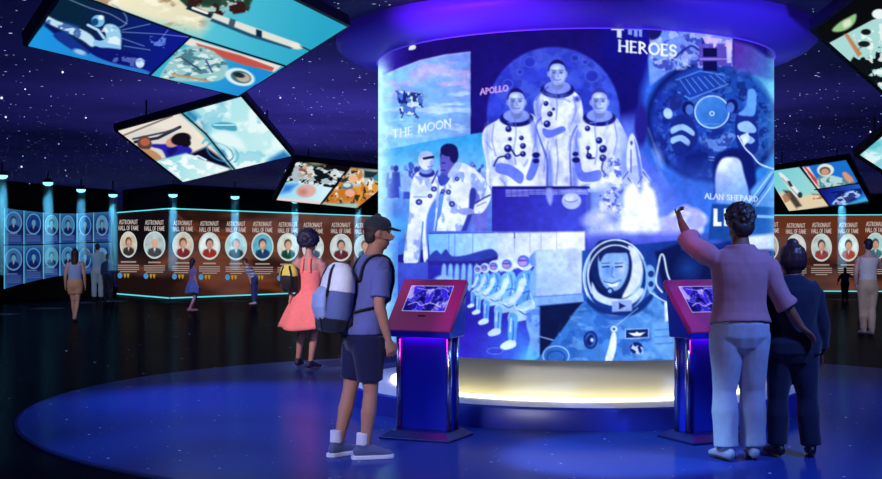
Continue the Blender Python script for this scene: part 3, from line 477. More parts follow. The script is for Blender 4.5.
def paint_p4():
    v = Cv(760, 148, 880, 216, 3.5, (8, 10, 24))
    v.poly([(762, 172), (799, 167), (829, 205), (790, 212)], lg((120, 206, 216), (150, 214, 214), 775, 175, 800, 195))
    v.poly([(766, 200), (778, 192), (800, 196), (820, 194), (830, 206), (790, 212)], (226, 206, 170), 1, 1.5); v.poly([(783, 190), (792, 191), (802, 206), (796, 208)], (70, 60, 56), .9, 1)
    v.grain([(780, 192), (826, 194), (828, 206), (788, 210)], (150, 96, 70), 6, 3, .7, 1.4, .8, .8, 0, .56, .62)
    v.poly([(779, 174), (784, 175), (801, 194), (798, 198), (790, 190)], (232, 236, 232), 1, .6, 3); v.poly([(787, 181), (790, 181), (793, 186), (790, 187)], (40, 50, 60)); v.line([(782, 178), (799, 197)], 1.2, (120, 140, 150), .7); v.ell(800, 195, 2.4, 3, (24, 60, 70))
    v.poly([(802, 167), (846, 160), (859, 182), (816, 189)], (26, 112, 206))
    v.poly([(802, 167), (809, 167), (822, 188), (816, 190)], (236, 228, 220), 1, .8)
    for k in range(3): v.line([(805+k*3.5, 167.5+k*5), (816+k*1.5, 180+k*3)], 2, (196, 60, 60), .9)
    v.poly([(818, 178), (828, 175), (842, 178), (856, 184), (822, 188)], (176, 214, 214), 1, .8, 3); v.grain([(818, 176), (856, 180), (856, 186), (820, 188)], (60, 110, 130), 4, 7, .8)
    v.ell(825.5, 170, 8.4, 6.2, (222, 232, 226)); v.ell(825, 171, 5.6, 4.2, (90, 80, 76)); v.ell(825, 171.8, 4, 3.2, (206, 150, 120)); v.poly([(842, 174), (846, 172), (854, 180), (848, 182)], (220, 150, 120), .9, .8, 3)
    v.poly([(818, 190), (859, 184), (869, 201), (830, 206)], lg((20, 26, 130), (30, 120, 220), 825, 190, 866, 202))
    v.poly([(832, 204), (840, 196), (848, 192), (856, 190), (860, 196), (850, 200), (846, 206), (842, 205)], (170, 200, 244), 1, .7, 3); v.grain([(830, 192), (862, 188), (862, 200), (834, 206)], (14, 18, 90), 4, 9, .8); v.poly([(846, 204), (866, 196), (869, 201), (848, 206)], (60, 180, 230), .8, 1.5)
    K = (6, 8, 18); v.line([(799.5, 165), (831, 208)], 1.7, K); v.line([(815, 189.7), (860, 183)], 1.2, K)
    return v
def paint_p5():
    v = Cv(820, -10, 970, 100, 2.5, (10, 12, 14))
    v.poly([(829, 43), (872, 20), (970, -10), (970, 100), (890, 100)], (170, 218, 214)); v.grain([(862, 44), (884, 40), (970, 20), (960, 100), (885, 95), (850, 62)], (12, 18, 22), 8, 3, 1, 1, 1, .8, 0, .38, .44); v.grain([(850, 30), (900, 20), (970, 0), (960, 100), (880, 88)], (236, 248, 244), 6, 5, .9, 1, 1, .8, 0, .58, .63)
    v.poly([(838, 30), (850, 26), (868, 18), (878, 12), (884, -4), (846, -10), (826, 20)], (8, 10, 14), .97, 2)
    v.poly([(832, 30), (840, 22), (849, 17), (856, 14), (855, 22), (848, 29), (838, 32)], (150, 196, 140), 1, 1, 3); v.poly([(843, 22), (850, 19), (851, 25), (844, 28)], (220, 232, 200), .8, 1, 3)
    v.poly([(844, 34), (848, 34), (862, 54), (858, 57)], (190, 130, 84), 1, .8); v.ell(866, 32, 5, 3, (16, 22, 26)); v.ell(864, 44, 6, 3, (20, 30, 34)); v.ell(879, 14, 7, 5, (236, 246, 244))
    return v
def paint_p6():
    v = Cv(850, 105, 960, 190, 2.5, (120, 205, 215)); P = [(850, 105), (960, 105), (960, 190), (850, 190)]
    v.poly(P, lg((110, 205, 215), (190, 236, 240), 870, 135, 890, 170)); v.grain(P, (236, 252, 252), 16, 3, .8, 1.4, .6, 1, 0, .5, .62); v.grain(P, (80, 180, 200), 22, 6, .6, 1.4, .6, 1, 0, .52, .64)
    return v
def paint_touch():
    """glowing swirl of gas on the touch screens, unit square drawn at 60 x 40"""
    v = Cv(0, 0, 60, 40, 5, (26, 20, 150)); X, Y = v.X, v.Y
    n = fbm(X, Y, 16, 3, 5); m = fbm(X+8*n, Y+10*n, 9, 8, 5)
    v.put(v.sl(0, 0, 60, 40), sstep((m-.40)/.3), (60, 40, 235), .9); v.put(v.sl(0, 0, 60, 40), sstep(1-np.abs(m-.53)/.035), (150, 150, 250), .8); v.put(v.sl(0, 0, 60, 40), sstep((n-.66)/.12), (216, 206, 255), .7)
    v.put(v.sl(0, 0, 60, 40), sstep((.38-m)/.14), (12, 10, 60), .9); v.line([(6, 30), (16, 26), (24, 31), (36, 27), (52, 33)], 1.1, (236, 230, 255), .8, .8, 5); v.line([(10, 4), (30, 7), (44, 3), (56, 9)], 1, (220, 214, 255), .7, .8, 5)
    for P in ([(0, 0), (60, 0)], [(0, 40), (60, 40)], [(0, 0), (0, 40)], [(60, 0), (60, 40)]): v.line(P, 1.4, (210, 200, 255), .9)
    return v
# ------------------------------------------------------------------ the hall of fame walls
PORTRAITS = [  # px x, y, rx, ry, clothing, hair, backdrop
    (128.5, 244.5, 7.6, 11.6, (52, 46, 44), (60, 44, 36), (206, 190, 168), 'dark suit'), (154.5, 245, 9.6, 12.2, (70, 74, 76), (190, 190, 186), (176, 196, 200), 'grey'), (183, 245.5, 9.4, 12.2, (120, 40, 44), (90, 44, 34), (206, 196, 182), ''),
    (209.5, 246, 9.6, 12.2, (150, 46, 36), (28, 22, 24), (214, 226, 226), ''), (236, 246.3, 9.8, 12.4, (44, 60, 74), (120, 110, 100), (170, 218, 226), ''), (262.5, 246.5, 9.8, 12.4, (30, 60, 96), (50, 44, 46), (96, 176, 200), ''),
    (288, 247, 9.6, 12.4, (28, 70, 56), (70, 60, 50), (216, 226, 214), ''), (313, 247.5, 9.6, 12.2, (60, 90, 120), (60, 50, 46), (206, 224, 226), ''), (341, 247.5, 9.8, 12.2, (96, 40, 50), (40, 34, 36), (200, 212, 214), ''), (365, 248, 9.6, 12, (60, 70, 100), (90, 80, 70), (190, 206, 212), '')]
PORTRAITS_R = [(769, 247, 8.6, 12, (52, 50, 60), (60, 50, 44), (190, 180, 178), ''), (796, 248, 9, 12.4, (90, 60, 60), (120, 100, 90), (206, 206, 200), ''), (821.5, 247.5, 9.2, 12.4, (140, 56, 60), (36, 28, 28), (190, 208, 204), ''),
    (848.5, 247.5, 9, 12.4, (170, 70, 56), (40, 32, 32), (214, 232, 226), ''), (875.5, 246.5, 8.8, 12.4, (60, 110, 120), (60, 60, 60), (170, 214, 214), ''), (901, 246, 9, 12.4, (60, 70, 100), (90, 80, 70), (190, 206, 212), '')]
def bust(v, x, y, rx, ry, cl, hair, bg, dark=1.):
    v.ell(x, y, rx, ry, bg, 1, .5)
    v.poly([(x-.8*rx, y+.8*ry), (x-.62*rx, y+.34*ry), (x-.15*rx, y+.2*ry), (x+.3*rx, y+.22*ry), (x+.7*rx, y+.4*ry), (x+.78*rx, y+.82*ry), (x, y+1.0*ry)], cl, 1, .5)
    sk = (206, 158, 134) if sum(bg) > 420 else (140, 190, 210)
    if dark < 1: sk = (120, 190, 226)
    v.ell(x, y-.24*ry, .4*rx, .4*ry, hair); v.ell(x+.03*rx, y-.12*ry, .32*rx, .36*ry, sk); v.poly([(x-.14*rx, y+.24*ry), (x+.16*rx, y+.24*ry), (x+.02*rx, y+.6*ry)], (226, 226, 226), .8, .4)
def paint_mural(Ps, x0, x1):
    v = Cv(x0, 196, x1, 306, 4, (54, 26, 22))
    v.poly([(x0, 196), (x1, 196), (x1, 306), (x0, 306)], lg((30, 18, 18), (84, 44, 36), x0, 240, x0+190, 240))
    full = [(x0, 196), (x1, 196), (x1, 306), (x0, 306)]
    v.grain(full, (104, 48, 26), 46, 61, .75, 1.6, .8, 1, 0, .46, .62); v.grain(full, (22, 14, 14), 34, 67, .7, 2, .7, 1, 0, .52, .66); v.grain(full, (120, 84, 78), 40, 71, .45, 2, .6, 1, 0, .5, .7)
    if x0 < 300:
        v.line([(172, 208), (184, 222), (200, 232), (214, 236), (246, 242), (262, 250), (290, 250)], 1.8, (190, 100, 44), .45, 1.6, 4); v.line([(118, 266), (150, 268), (172, 258), (186, 246), (196, 238)], 2.6, (170, 76, 36), .5, 2.4, 4)
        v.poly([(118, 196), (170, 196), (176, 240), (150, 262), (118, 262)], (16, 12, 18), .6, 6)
    return v
def paint_bust(p):
    v = Cv(p[0]-14, p[1]-16, p[0]+14, p[1]+16, 6, p[6]); bust(v, *p[:7]); v.tex(p[0]-14, p[1]-16, p[0]+14, p[1]+16, 5, .18, int(p[0])); return v
def paint_blue(x0, y0, x1, y1, ya, yb):
    """front of one blue lit panel: glow, round portrait, lines of small print"""
    v = Cv(x0-2, min(y0, ya)-3, x1+2, max(y1, yb)+3, 6, (24, 44, 120)); w = x1-x0; h = (y1-y0); cx = (x0+x1)/2
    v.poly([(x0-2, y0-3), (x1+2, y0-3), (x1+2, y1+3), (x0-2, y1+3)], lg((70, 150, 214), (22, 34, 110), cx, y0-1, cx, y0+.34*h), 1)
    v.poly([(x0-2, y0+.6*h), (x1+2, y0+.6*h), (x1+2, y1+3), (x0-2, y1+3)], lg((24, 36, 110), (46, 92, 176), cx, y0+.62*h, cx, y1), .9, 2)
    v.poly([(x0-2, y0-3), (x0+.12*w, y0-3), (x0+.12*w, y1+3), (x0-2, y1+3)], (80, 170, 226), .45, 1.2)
    for k in range(5): v.line([(x0+.16*w, y0+(.70+.05*k)*h), (x1-.12*w-(k == 0)*.2*w, y0+(.70+.05*k)*h)], .8, (120, 150, 220) if k else (190, 206, 244), .8, .4)
    return v
# ------------------------------------------------------------------ scene helpers
SC = bpy.context.scene; COL = SC.collection
F, CX, HY, EYE = 1200., 441., 252., 1.45
def px2w(px, py, Y): return Vector(((px-CX)/F*Y, Y, EYE-(py-HY)/F*Y))
def proj(P): return CX+F*P[..., 0]/P[..., 1], HY-F*(P[..., 2]-EYE)/P[..., 1]
MATS = {}
def mat(name, col, rough=.6, metal=0., spec=.5, emit=None, estr=1., var=0., vscale=30., sheen=0., coat=0.):
    if name in MATS: return MATS[name]
    m = bpy.data.materials.new(name); m.use_nodes = True; nt = m.node_tree; b = nt.nodes['Principled BSDF']
    c = list(srgb(col))+[1]
    b.inputs['Base Color'].default_value = c; b.inputs['Roughness'].default_value = rough; b.inputs['Metallic'].default_value = metal
    b.inputs['Specular IOR Level'].default_value = spec; b.inputs['Sheen Weight'].default_value = sheen; b.inputs['Coat Weight'].default_value = coat
    if emit is not None:
        b.inputs['Emission Color'].default_value = list(srgb(emit))+[1]; b.inputs['Emission Strength'].default_value = estr
    if var:
        tc = nt.nodes.new('ShaderNodeTexCoord'); n = nt.nodes.new('ShaderNodeTexNoise'); n.inputs['Scale'].default_value = vscale; n.inputs['Detail'].default_value = 5
        r = nt.nodes.new('ShaderNodeMapRange'); r.inputs['To Min'].default_value = 1-var; r.inputs['To Max'].default_value = 1+var
        x = nt.nodes.new('ShaderNodeMix'); x.data_type = 'RGBA'; x.blend_type = 'MULTIPLY'; x.inputs[0].default_value = 1
        x.inputs[6].default_value = c; nt.links.new(tc.outputs['Object'], n.inputs['Vector']); nt.links.new(n.outputs['Fac'], r.inputs['Value'])
        nt.links.new(r.outputs['Result'], x.inputs[7]); nt.links.new(x.outputs[2], b.inputs['Base Color'])
    MATS[name] = m; return m
def pic_mat(name, strength, base=0.):
    m = bpy.data.materials.new(name); m.use_nodes = True; nt = m.node_tree; nt.nodes.clear()
    a = nt.nodes.new('ShaderNodeAttribute'); a.attribute_name = 'Col'; e = nt.nodes.new('ShaderNodeEmission'); e.inputs['Strength'].default_value = strength
    o = nt.nodes.new('ShaderNodeOutputMaterial'); nt.links.new(a.outputs['Color'], e.inputs['Color']); nt.links.new(e.outputs[0], o.inputs['Surface'])
    m.cycles.emission_sampling = 'NONE'; return m
def link(o, parent=None):
    COL.objects.link(o)
    if parent is not None: o.parent = parent
    return o
def empty(name, loc=(0, 0, 0), rz=0.):
    o = bpy.data.objects.new(name, None); o.location = loc; o.rotation_euler = (0, 0, rz); o.empty_display_size = .1; return link(o)
def tag(o, label=None, cat=None, group=None, kind=None):
    if label: o['label'] = label
    if cat: o['category'] = cat
    if group: o['group'] = group
    if kind: o['kind'] = kind
    return o
def obj(name, bm, m, parent=None, smooth=False, bevel=0., recalc=True, label=None):
    if recalc: bmesh.ops.recalc_face_normals(bm, faces=bm.faces)
    me = bpy.data.meshes.new(name); bm.to_mesh(me); bm.free()
    for mm in (m if isinstance(m, (list, tuple)) else [m]): me.materials.append(mm)
    if smooth: me.polygons.foreach_set('use_smooth', [True]*len(me.polygons))
    o = link(bpy.data.objects.new(name, me), parent)
    if bevel:
        d = o.modifiers.new('edge', 'BEVEL'); d.width = bevel; d.segments = 2; d.limit_method = 'ANGLE'
    if label: o['label'] = label
    return o
def BM(): return bmesh.new()
def add_hull(bm, bot, top):
    a = [bm.verts.new(p) for p in bot]; b = [bm.verts.new(p) for p in top]; n = len(a)
    bm.faces.new(a[::-1]); bm.faces.new(b)
    for i in range(n): bm.faces.new((a[i], a[(i+1) % n], b[(i+1) % n], b[i]))
def add_box(bm, c, s, M=None):
    x, y, z = c; a, b, h = s[0]/2, s[1]/2, s[2]/2
    P = [Vector((x+i*a, y+j*b, z-h)) for i, j in ((-1, -1), (1, -1), (1, 1), (-1, 1))]; Q = [p+Vector((0, 0, 2*h)) for p in P]
    if M: P = [M @ p for p in P]; Q = [M @ q for q in Q]
    add_hull(bm, P, Q)
def add_tube(bm, pts, rad, seg=14, ref=Vector((1, 0, 0)), cap='round'):
    pts = [Vector(p) for p in pts]; n = len(pts); rad = [(r, r) if isinstance(r, (int, float)) else r for r in rad]
    rings = []
    def ring(p, s, f, a, b): return [bm.verts.new(p+s*(a*math.cos(2*PI*k/seg))+f*(b*math.sin(2*PI*k/seg))) for k in range(seg)]
    fr = []
    for i in range(n):
        t = (pts[min(i+1, n-1)]-pts[max(i-1, 0)]).normalized(); r = Vector(ref)
        if abs(t.dot(r)) > .95: r = Vector((0, 1, 0)) if abs(t.y) < .9 else Vector((0, 0, 1))
        s = (r-t*t.dot(r)).normalized(); fr.append((t, s, t.cross(s)))
    if cap == 'round':
        t, s, f = fr[0]; a, b = rad[0]; q = min(a, b)
        for u, w in ((.92, .38), (.6, .8)): rings.append(ring(pts[0]-t*q*u, s, f, a*w, b*w))
    for i in range(n): t, s, f = fr[i]; rings.append(ring(pts[i], s, f, *rad[i]))
    if cap == 'round':
        t, s, f = fr[-1]; a, b = rad[-1]; q = min(a, b)
        for u, w in ((.6, .8), (.92, .38)): rings.append(ring(pts[-1]+t*q*u, s, f, a*w, b*w))
    for A, B in zip(rings, rings[1:]):
        for k in range(seg): bm.faces.new((A[k], A[(k+1) % seg], B[(k+1) % seg], B[k]))
    if cap: bm.faces.new(rings[0][::-1]); bm.faces.new(rings[-1])
    return rings
def add_ball(bm, c, r, rot=None, u=16, v=10):
    if isinstance(r, (int, float)): r = (r, r, r)
    M = Matrix.Translation(c) @ (rot.to_4x4() if rot else Matrix()) @ Matrix.Diagonal((r[0], r[1], r[2], 1))
    return bmesh.ops.create_uvsphere(bm, u_segments=u, v_segments=v, radius=1, matrix=M)['verts']
def add_lathe(bm, prof, seg=64, c=(0, 0), closed=False, a0=0., a1=2*PI):
    full = abs(a1-a0-2*PI) < 1e-6; ns = seg if full else seg+1; R = []
    for r, z in prof: R.append([bm.verts.new((c[0]+r*math.cos(a0+(a1-a0)*k/seg), c[1]+r*math.sin(a0+(a1-a0)*k/seg), z)) for k in range(ns)])
    pr = list(zip(R, R[1:]))+([(R[-1], R[0])] if closed else [])
    for A, B in pr:
        for k in range(seg): bm.faces.new((A[k], A[(k+1) % ns], B[(k+1) % ns], B[k]))
    return R
def inpoly(x, y, P):
    ins = np.zeros(x.shape, bool)
    for i in range(len(P)):
        ax, ay = P[i]; bx, by = P[(i+1) % len(P)]
        if ay != by: ins ^= ((ay > y) != (by > y)) & (x < (bx-ax)*(y-ay)/(by-ay)+ax)
    return ins
def grid_parts(G, cols, labels, parts, m, parent, smooth=True):
    """G: grid of points, cols: colour at each point, labels: part number of each cell -> one mesh per part"""
    n, k, _ = G.shape; idx = np.arange(n*k).reshape(n, k); flat = G.reshape(-1, 3); fc = srgb(cols.reshape(-1, 3)); out = []
    for li, (name, label) in enumerate(parts):
        J, I = np.nonzero(labels == li)
        if len(J) == 0: continue
        q = np.stack([idx[J, I], idx[J, I+1], idx[J+1, I+1], idx[J+1, I]], 1); used, inv = np.unique(q.ravel(), return_inverse=True)
        me = bpy.data.meshes.new(name); nf = len(J)
        me.vertices.add(len(used)); me.vertices.foreach_set('co', flat[used].astype(np.float32).ravel())
        me.loops.add(nf*4); me.loops.foreach_set('vertex_index', inv.astype(np.int32).ravel())
        me.polygons.add(nf); me.polygons.foreach_set('loop_start', np.arange(0, nf*4, 4, dtype=np.int32))
        me.update(calc_edges=True)
        a = me.color_attributes.new('Col', 'FLOAT_COLOR', 'POINT'); c4 = np.ones((len(used), 4), np.float32); c4[:, :3] = fc[used]; a.data.foreach_set('color', c4.ravel())
        me.materials.append(m); o = link(bpy.data.objects.new(name, me), parent)
        if label: o['label'] = label
        out.append(o)
    return out
def quad_grid(c, nu, nv):
    c = np.array([list(p) for p in c], float); u = np.linspace(0, 1, nu)[None, :, None]; v = np.linspace(0, 1, nv)[:, None, None]
    return (c[0]*(1-u)+c[1]*u)*(1-v)+(c[3]*(1-u)+c[2]*u)*v
def cell_mid(G): return (G[1:, 1:]+G[:-1, 1:]+G[1:, :-1]+G[:-1, :-1])/4
def vox(name, bm, size, m, parent=None, smooth=2, disp=0., dscale=(9, 9, 4), seed=0., label=None, sub=0):
    bmesh.ops.recalc_face_normals(bm, faces=bm.faces)
    me = bpy.data.meshes.new('tmp'); bm.to_mesh(me); bm.free(); t = bpy.data.objects.new('tmp', me); ts = bpy.data.scenes.new('tmp'); ts.collection.objects.link(t)
    d = t.modifiers.new('r', 'REMESH'); d.mode = 'VOXEL'; d.voxel_size = size
    if smooth: q = t.modifiers.new('s', 'SMOOTH'); q.factor = .5; q.iterations = smooth
    ts.view_layers[0].update(); dg = ts.view_layers[0].depsgraph; e = t.evaluated_get(dg); me2 = bpy.data.meshes.new_from_object(e)
    bpy.data.objects.remove(t); bpy.data.meshes.remove(me); bpy.data.scenes.remove(ts); me2.name = name
    if disp:
        n = len(me2.vertices); co = np.empty(n*3, np.float32); no = np.empty(n*3, np.float32); me2.vertices.foreach_get('co', co); me2.vertices.foreach_get('normal', no); co = co.reshape(-1, 3); no = no.reshape(-1, 3)
        q = co*np.array(dscale)+np.array([seed, 0, 0]); k = np.array([mnoise.noise(p)+.5*mnoise.noise(p*2.3) for p in map(Vector, q.tolist())])
        me2.vertices.foreach_set('co', (co+no*(disp*k)[:, None]).astype(np.float32).ravel())
    me2.materials.clear(); me2.materials.append(m); me2.polygons.foreach_set('use_smooth', [True]*len(me2.polygons)); me2.update()
    o = link(bpy.data.objects.new(name, me2), parent)
    if label: o['label'] = label
    return o
# ------------------------------------------------------------------ camera, render, world
cam = bpy.data.objects.new('camera', bpy.data.cameras.new('camera')); COL.objects.link(cam); SC.camera = cam
cam.location = (0, 0, EYE); cam.rotation_euler = (PI/2, 0, 0); cam.data.sensor_width = 36; cam.data.lens = F/882*36; cam.data.shift_y = (HY-239.5)/882; cam.data.clip_end = 200
SC.view_settings.view_transform = 'Standard'; SC.view_settings.look = 'None'; SC.view_settings.gamma = 1; SC.view_settings.exposure = 0; SC.view_settings.use_curve_mapping = False
SC.cycles.use_denoising = True; SC.cycles.max_bounces = 6; SC.cycles.diffuse_bounces = 3; SC.cycles.glossy_bounces = 3; SC.cycles.volume_bounces = 1; SC.cycles.sample_clamp_indirect = 4
W = bpy.data.worlds.new('world'); SC.world = W; W.use_nodes = True; W.node_tree.nodes['Background'].inputs[0].default_value = (.02, .03, .12, 1); W.node_tree.nodes['Background'].inputs[1].default_value = .18
DC = (1.305, 11.9)                                                   # centre of the round platform and of the drum
# ------------------------------------------------------------------ setting: floor, ceiling, walls
def node_mat(name):
    m = bpy.data.materials.new(name); m.use_nodes = True; return m, m.node_tree, m.node_tree.nodes['Principled BSDF']
def star_nodes(nt, scale, size, thr, vec=None):
    tc = nt.nodes.new('ShaderNodeTexCoord'); vo = nt.nodes.new('ShaderNodeTexVoronoi'); vo.voronoi_dimensions = '2D'; vo.inputs['Scale'].default_value = scale; nt.links.new(tc.outputs['Object'], vo.inputs['Vector'])
    lt = nt.nodes.new('ShaderNodeMapRange'); lt.inputs['From Min'].default_value = size; lt.inputs['From Max'].default_value = size*.25; lt.inputs['To Min'].default_value = 0; lt.inputs['To Max'].default_value = 1
    nt.links.new(vo.outputs['Distance'], lt.inputs['Value'])
    sep = nt.nodes.new('ShaderNodeSeparateColor'); nt.links.new(vo.outputs['Color'], sep.inputs[0])
    br = nt.nodes.new('ShaderNodeMapRange'); br.inputs['From Min'].default_value = thr; br.inputs['From Max'].default_value = 1; br.inputs['To Min'].default_value = 0; br.inputs['To Max'].default_value = 1; nt.links.new(sep.outputs[0], br.inputs['Value'])
    mu = nt.nodes.new('ShaderNodeMath'); mu.operation = 'MULTIPLY'; nt.links.new(lt.outputs[0], mu.inputs[0]); nt.links.new(br.outputs[0], mu.inputs[1]); return mu.outputs[0]
def addm(nt, a, b, op='ADD'):
    n = nt.nodes.new('ShaderNodeMath'); n.operation = op
    for i, x in enumerate((a, b)):
        if isinstance(x, (int, float)): n.inputs[i].default_value = x
        else: nt.links.new(x, n.inputs[i])
    return n.outputs[0]
def scol(nt, fac, col):
    n = nt.nodes.new('ShaderNodeVectorMath'); n.operation = 'SCALE'; n.inputs[0].default_value = list(srgb(col)); nt.links.new(fac, n.inputs['Scale']); return n.outputs[0]
def vadd(nt, a, b):
    n = nt.nodes.new('ShaderNodeVectorMath'); n.operation = 'ADD'; nt.links.new(a, n.inputs[0]); nt.links.new(b, n.inputs[1]); return n.outputs[0]
def sheen_mix(nt, b, noise, fac, rough):
    """polished coat that mirrors a fixed share of the light"""
    out = nt.nodes['Material Output']; g = nt.nodes.new('ShaderNodeBsdfGlossy'); g.inputs['Color'].default_value = (1, 1, 1, 1); m = nt.nodes.new('ShaderNodeMixShader'); m.inputs[0].default_value = fac
    r = nt.nodes.new('ShaderNodeMapRange'); r.inputs['To Min'].default_value = rough[0]; r.inputs['To Max'].default_value = rough[1]; nt.links.new(noise.outputs['Fac'], r.inputs['Value']); nt.links.new(r.outputs[0], g.inputs['Roughness'])
    nt.links.new(b.outputs[0], m.inputs[1]); nt.links.new(g.outputs[0], m.inputs[2]); nt.links.new(m.outputs[0], out.inputs['Surface'])
# the star ceiling: uneven navy glow, the drum's purple spill painted into its emission
m_ceil, nt, b = node_mat('star_ceiling'); b.inputs['Base Color'].default_value = (.006, .006, .02, 1); b.inputs['Roughness'].default_value = .9
st = addm(nt, addm(nt, star_nodes(nt, 2.2, .05, .8), star_nodes(nt, 4.6, .06, .8)), 0)
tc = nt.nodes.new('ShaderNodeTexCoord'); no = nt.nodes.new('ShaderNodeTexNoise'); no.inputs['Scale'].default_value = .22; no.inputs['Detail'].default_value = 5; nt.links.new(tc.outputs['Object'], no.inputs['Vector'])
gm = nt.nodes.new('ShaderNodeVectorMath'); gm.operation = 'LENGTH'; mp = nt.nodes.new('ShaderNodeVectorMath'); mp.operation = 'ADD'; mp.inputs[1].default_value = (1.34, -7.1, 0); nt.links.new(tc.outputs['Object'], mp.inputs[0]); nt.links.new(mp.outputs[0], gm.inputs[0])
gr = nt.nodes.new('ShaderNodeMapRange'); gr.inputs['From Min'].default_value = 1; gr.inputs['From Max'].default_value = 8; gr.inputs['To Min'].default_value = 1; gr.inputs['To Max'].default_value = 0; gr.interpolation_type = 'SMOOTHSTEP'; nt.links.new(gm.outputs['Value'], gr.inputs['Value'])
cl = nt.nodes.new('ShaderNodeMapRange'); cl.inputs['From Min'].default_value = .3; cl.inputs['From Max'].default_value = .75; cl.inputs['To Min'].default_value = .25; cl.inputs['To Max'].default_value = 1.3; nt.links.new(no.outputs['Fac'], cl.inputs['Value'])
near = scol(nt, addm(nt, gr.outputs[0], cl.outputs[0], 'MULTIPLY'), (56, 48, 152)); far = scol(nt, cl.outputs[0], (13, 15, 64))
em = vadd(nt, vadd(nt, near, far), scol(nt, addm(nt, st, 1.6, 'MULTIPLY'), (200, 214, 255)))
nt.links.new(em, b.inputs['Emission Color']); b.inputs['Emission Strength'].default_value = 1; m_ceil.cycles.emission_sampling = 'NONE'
CEIL = 3.56
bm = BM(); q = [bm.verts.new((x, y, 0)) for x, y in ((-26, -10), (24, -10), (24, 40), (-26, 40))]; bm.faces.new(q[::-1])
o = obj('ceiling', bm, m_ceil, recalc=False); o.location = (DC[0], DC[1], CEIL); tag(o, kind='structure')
# bright points of light set into the ceiling
m_st = [mat('star_point_a', (200, 210, 255), emit=(226, 232, 255), estr=1.3), mat('star_point_b', (150, 170, 255), emit=(150, 172, 250), estr=1.1), mat('star_point_c', (110, 130, 220), emit=(110, 130, 224), estr=.7)]
for m_ in m_st: m_.cycles.emission_sampling = 'NONE'
rs = random.Random(21); pts = []
for k in range(380):
    a, b_ = rs.uniform(-260, 1140), rs.uniform(-40, 184); Y = (CEIL-.03-EYE)*F/(HY-b_); big = rs.random()**5; pts.append((.40+.8*big, px2w(a, b_, Y), Y, 0 if big > .35 else rs.choice((1, 1, 2))))
pts.sort(key=lambda q: -q[0]); star_me = {}; rest = BM()
for k, (s_, p_, Y, mi) in enumerate(pts):
    r_ = s_*Y/F*1.15
    if k < 100:
        if mi not in star_me:
            bm = BM(); add_ball(bm, (0, 0, 0), 1., u=8, v=6); me = bpy.data.meshes.new('star_light'); bm.to_mesh(me); bm.free(); me.materials.append(m_st[mi]); star_me[mi] = me
        so = link(bpy.data.objects.new('star_light', star_me[mi]), o); so.location = (p_.x-DC[0], p_.y-DC[1], p_.z-CEIL); so.scale = (r_, r_, r_)
    else:
        add_ball(rest, (p_.x-DC[0], p_.y-DC[1], p_.z-CEIL), r_, u=6, v=4)
tag(obj('star_lights', rest, m_st[1], o), kind='stuff')
# glossy dark floor with star sparkles painted in as emissive specks
m_floor, nt, b = node_mat('dark_glossy_floor'); b.inputs['Base Color'].default_value = (.003, .0035, .009, 1); b.inputs['Specular IOR Level'].default_value = .17
n2 = nt.nodes.new('ShaderNodeTexNoise'); n2.inputs['Scale'].default_value = 3; n2.inputs['Detail'].default_value = 4; r2 = nt.nodes.new('ShaderNodeMapRange'); r2.inputs['To Min'].default_value = .16; r2.inputs['To Max'].default_value = .34
nt.links.new(n2.outputs['Fac'], r2.inputs['Value']); nt.links.new(r2.outputs[0], b.inputs['Roughness'])
b.inputs['Specular IOR Level'].default_value = 0; sheen_mix(nt, b, n2, .06, (.14, .3)); st = addm(nt, star_nodes(nt, .9, .02, .7), star_nodes(nt, 2.1, .025, .8)); nt.links.new(scol(nt, st, (150, 180, 255)), b.inputs['Emission Color']); b.inputs['Emission Strength'].default_value = 2.; m_floor.cycles.emission_sampling = 'NONE'
bm = BM(); q = [bm.verts.new((x, y, -.02)) for x, y in ((-26, -3), (26, -3), (26, 50), (-26, 50))]; bm.faces.new(q)
tag(obj('floor', bm, m_floor, recalc=False), kind='structure')
m_wall = mat('black_blue_wall', (10, 10, 24), .8, spec=.2)
A, B, C, D, E_, L0, L1 = (-10.98, 40.8), (-8.36, 37.), (-2.36, 45.), (6, 44.4), (22, 42.6), (-24, 24), (-12.86, 35.)
def mitred(pts, off):
    """the line of a wall moved back by off, with mitred corners"""
    V = [Vector((p[0], p[1], 0)) for p in pts]; N = []
    for p, q in zip(V, V[1:]): d = (q-p).normalized(); N.append(Vector((-d.y, d.x, 0)))
    out = []
    for i, v in enumerate(V):
        n0, n1 = N[max(0, i-1)], N[min(i, len(N)-1)]; m = n0+n1; out.append(v+m*(off*2/m.length_squared))
    return out
def wall_strip(name, pts, off=.16):
    bm = BM(); a, b_ = mitred(pts, off), mitred(pts, off+.2)
    for i in range(len(pts)-1):
        P = [a[i], a[i+1], b_[i+1], b_[i]]
        add_hull(bm, [v+Vector((0, 0, -.02)) for v in P], [v+Vector((0, 0, CEIL)) for v in P])
    tag(obj(name, bm, m_wall), kind='structure')
wall_strip('wall_left', [(-24.5, 23.4), L1, A]); wall_strip('wall_back', [A, B, C, D, E_]); wall_strip('wall_right', [E_, (26, 24)])
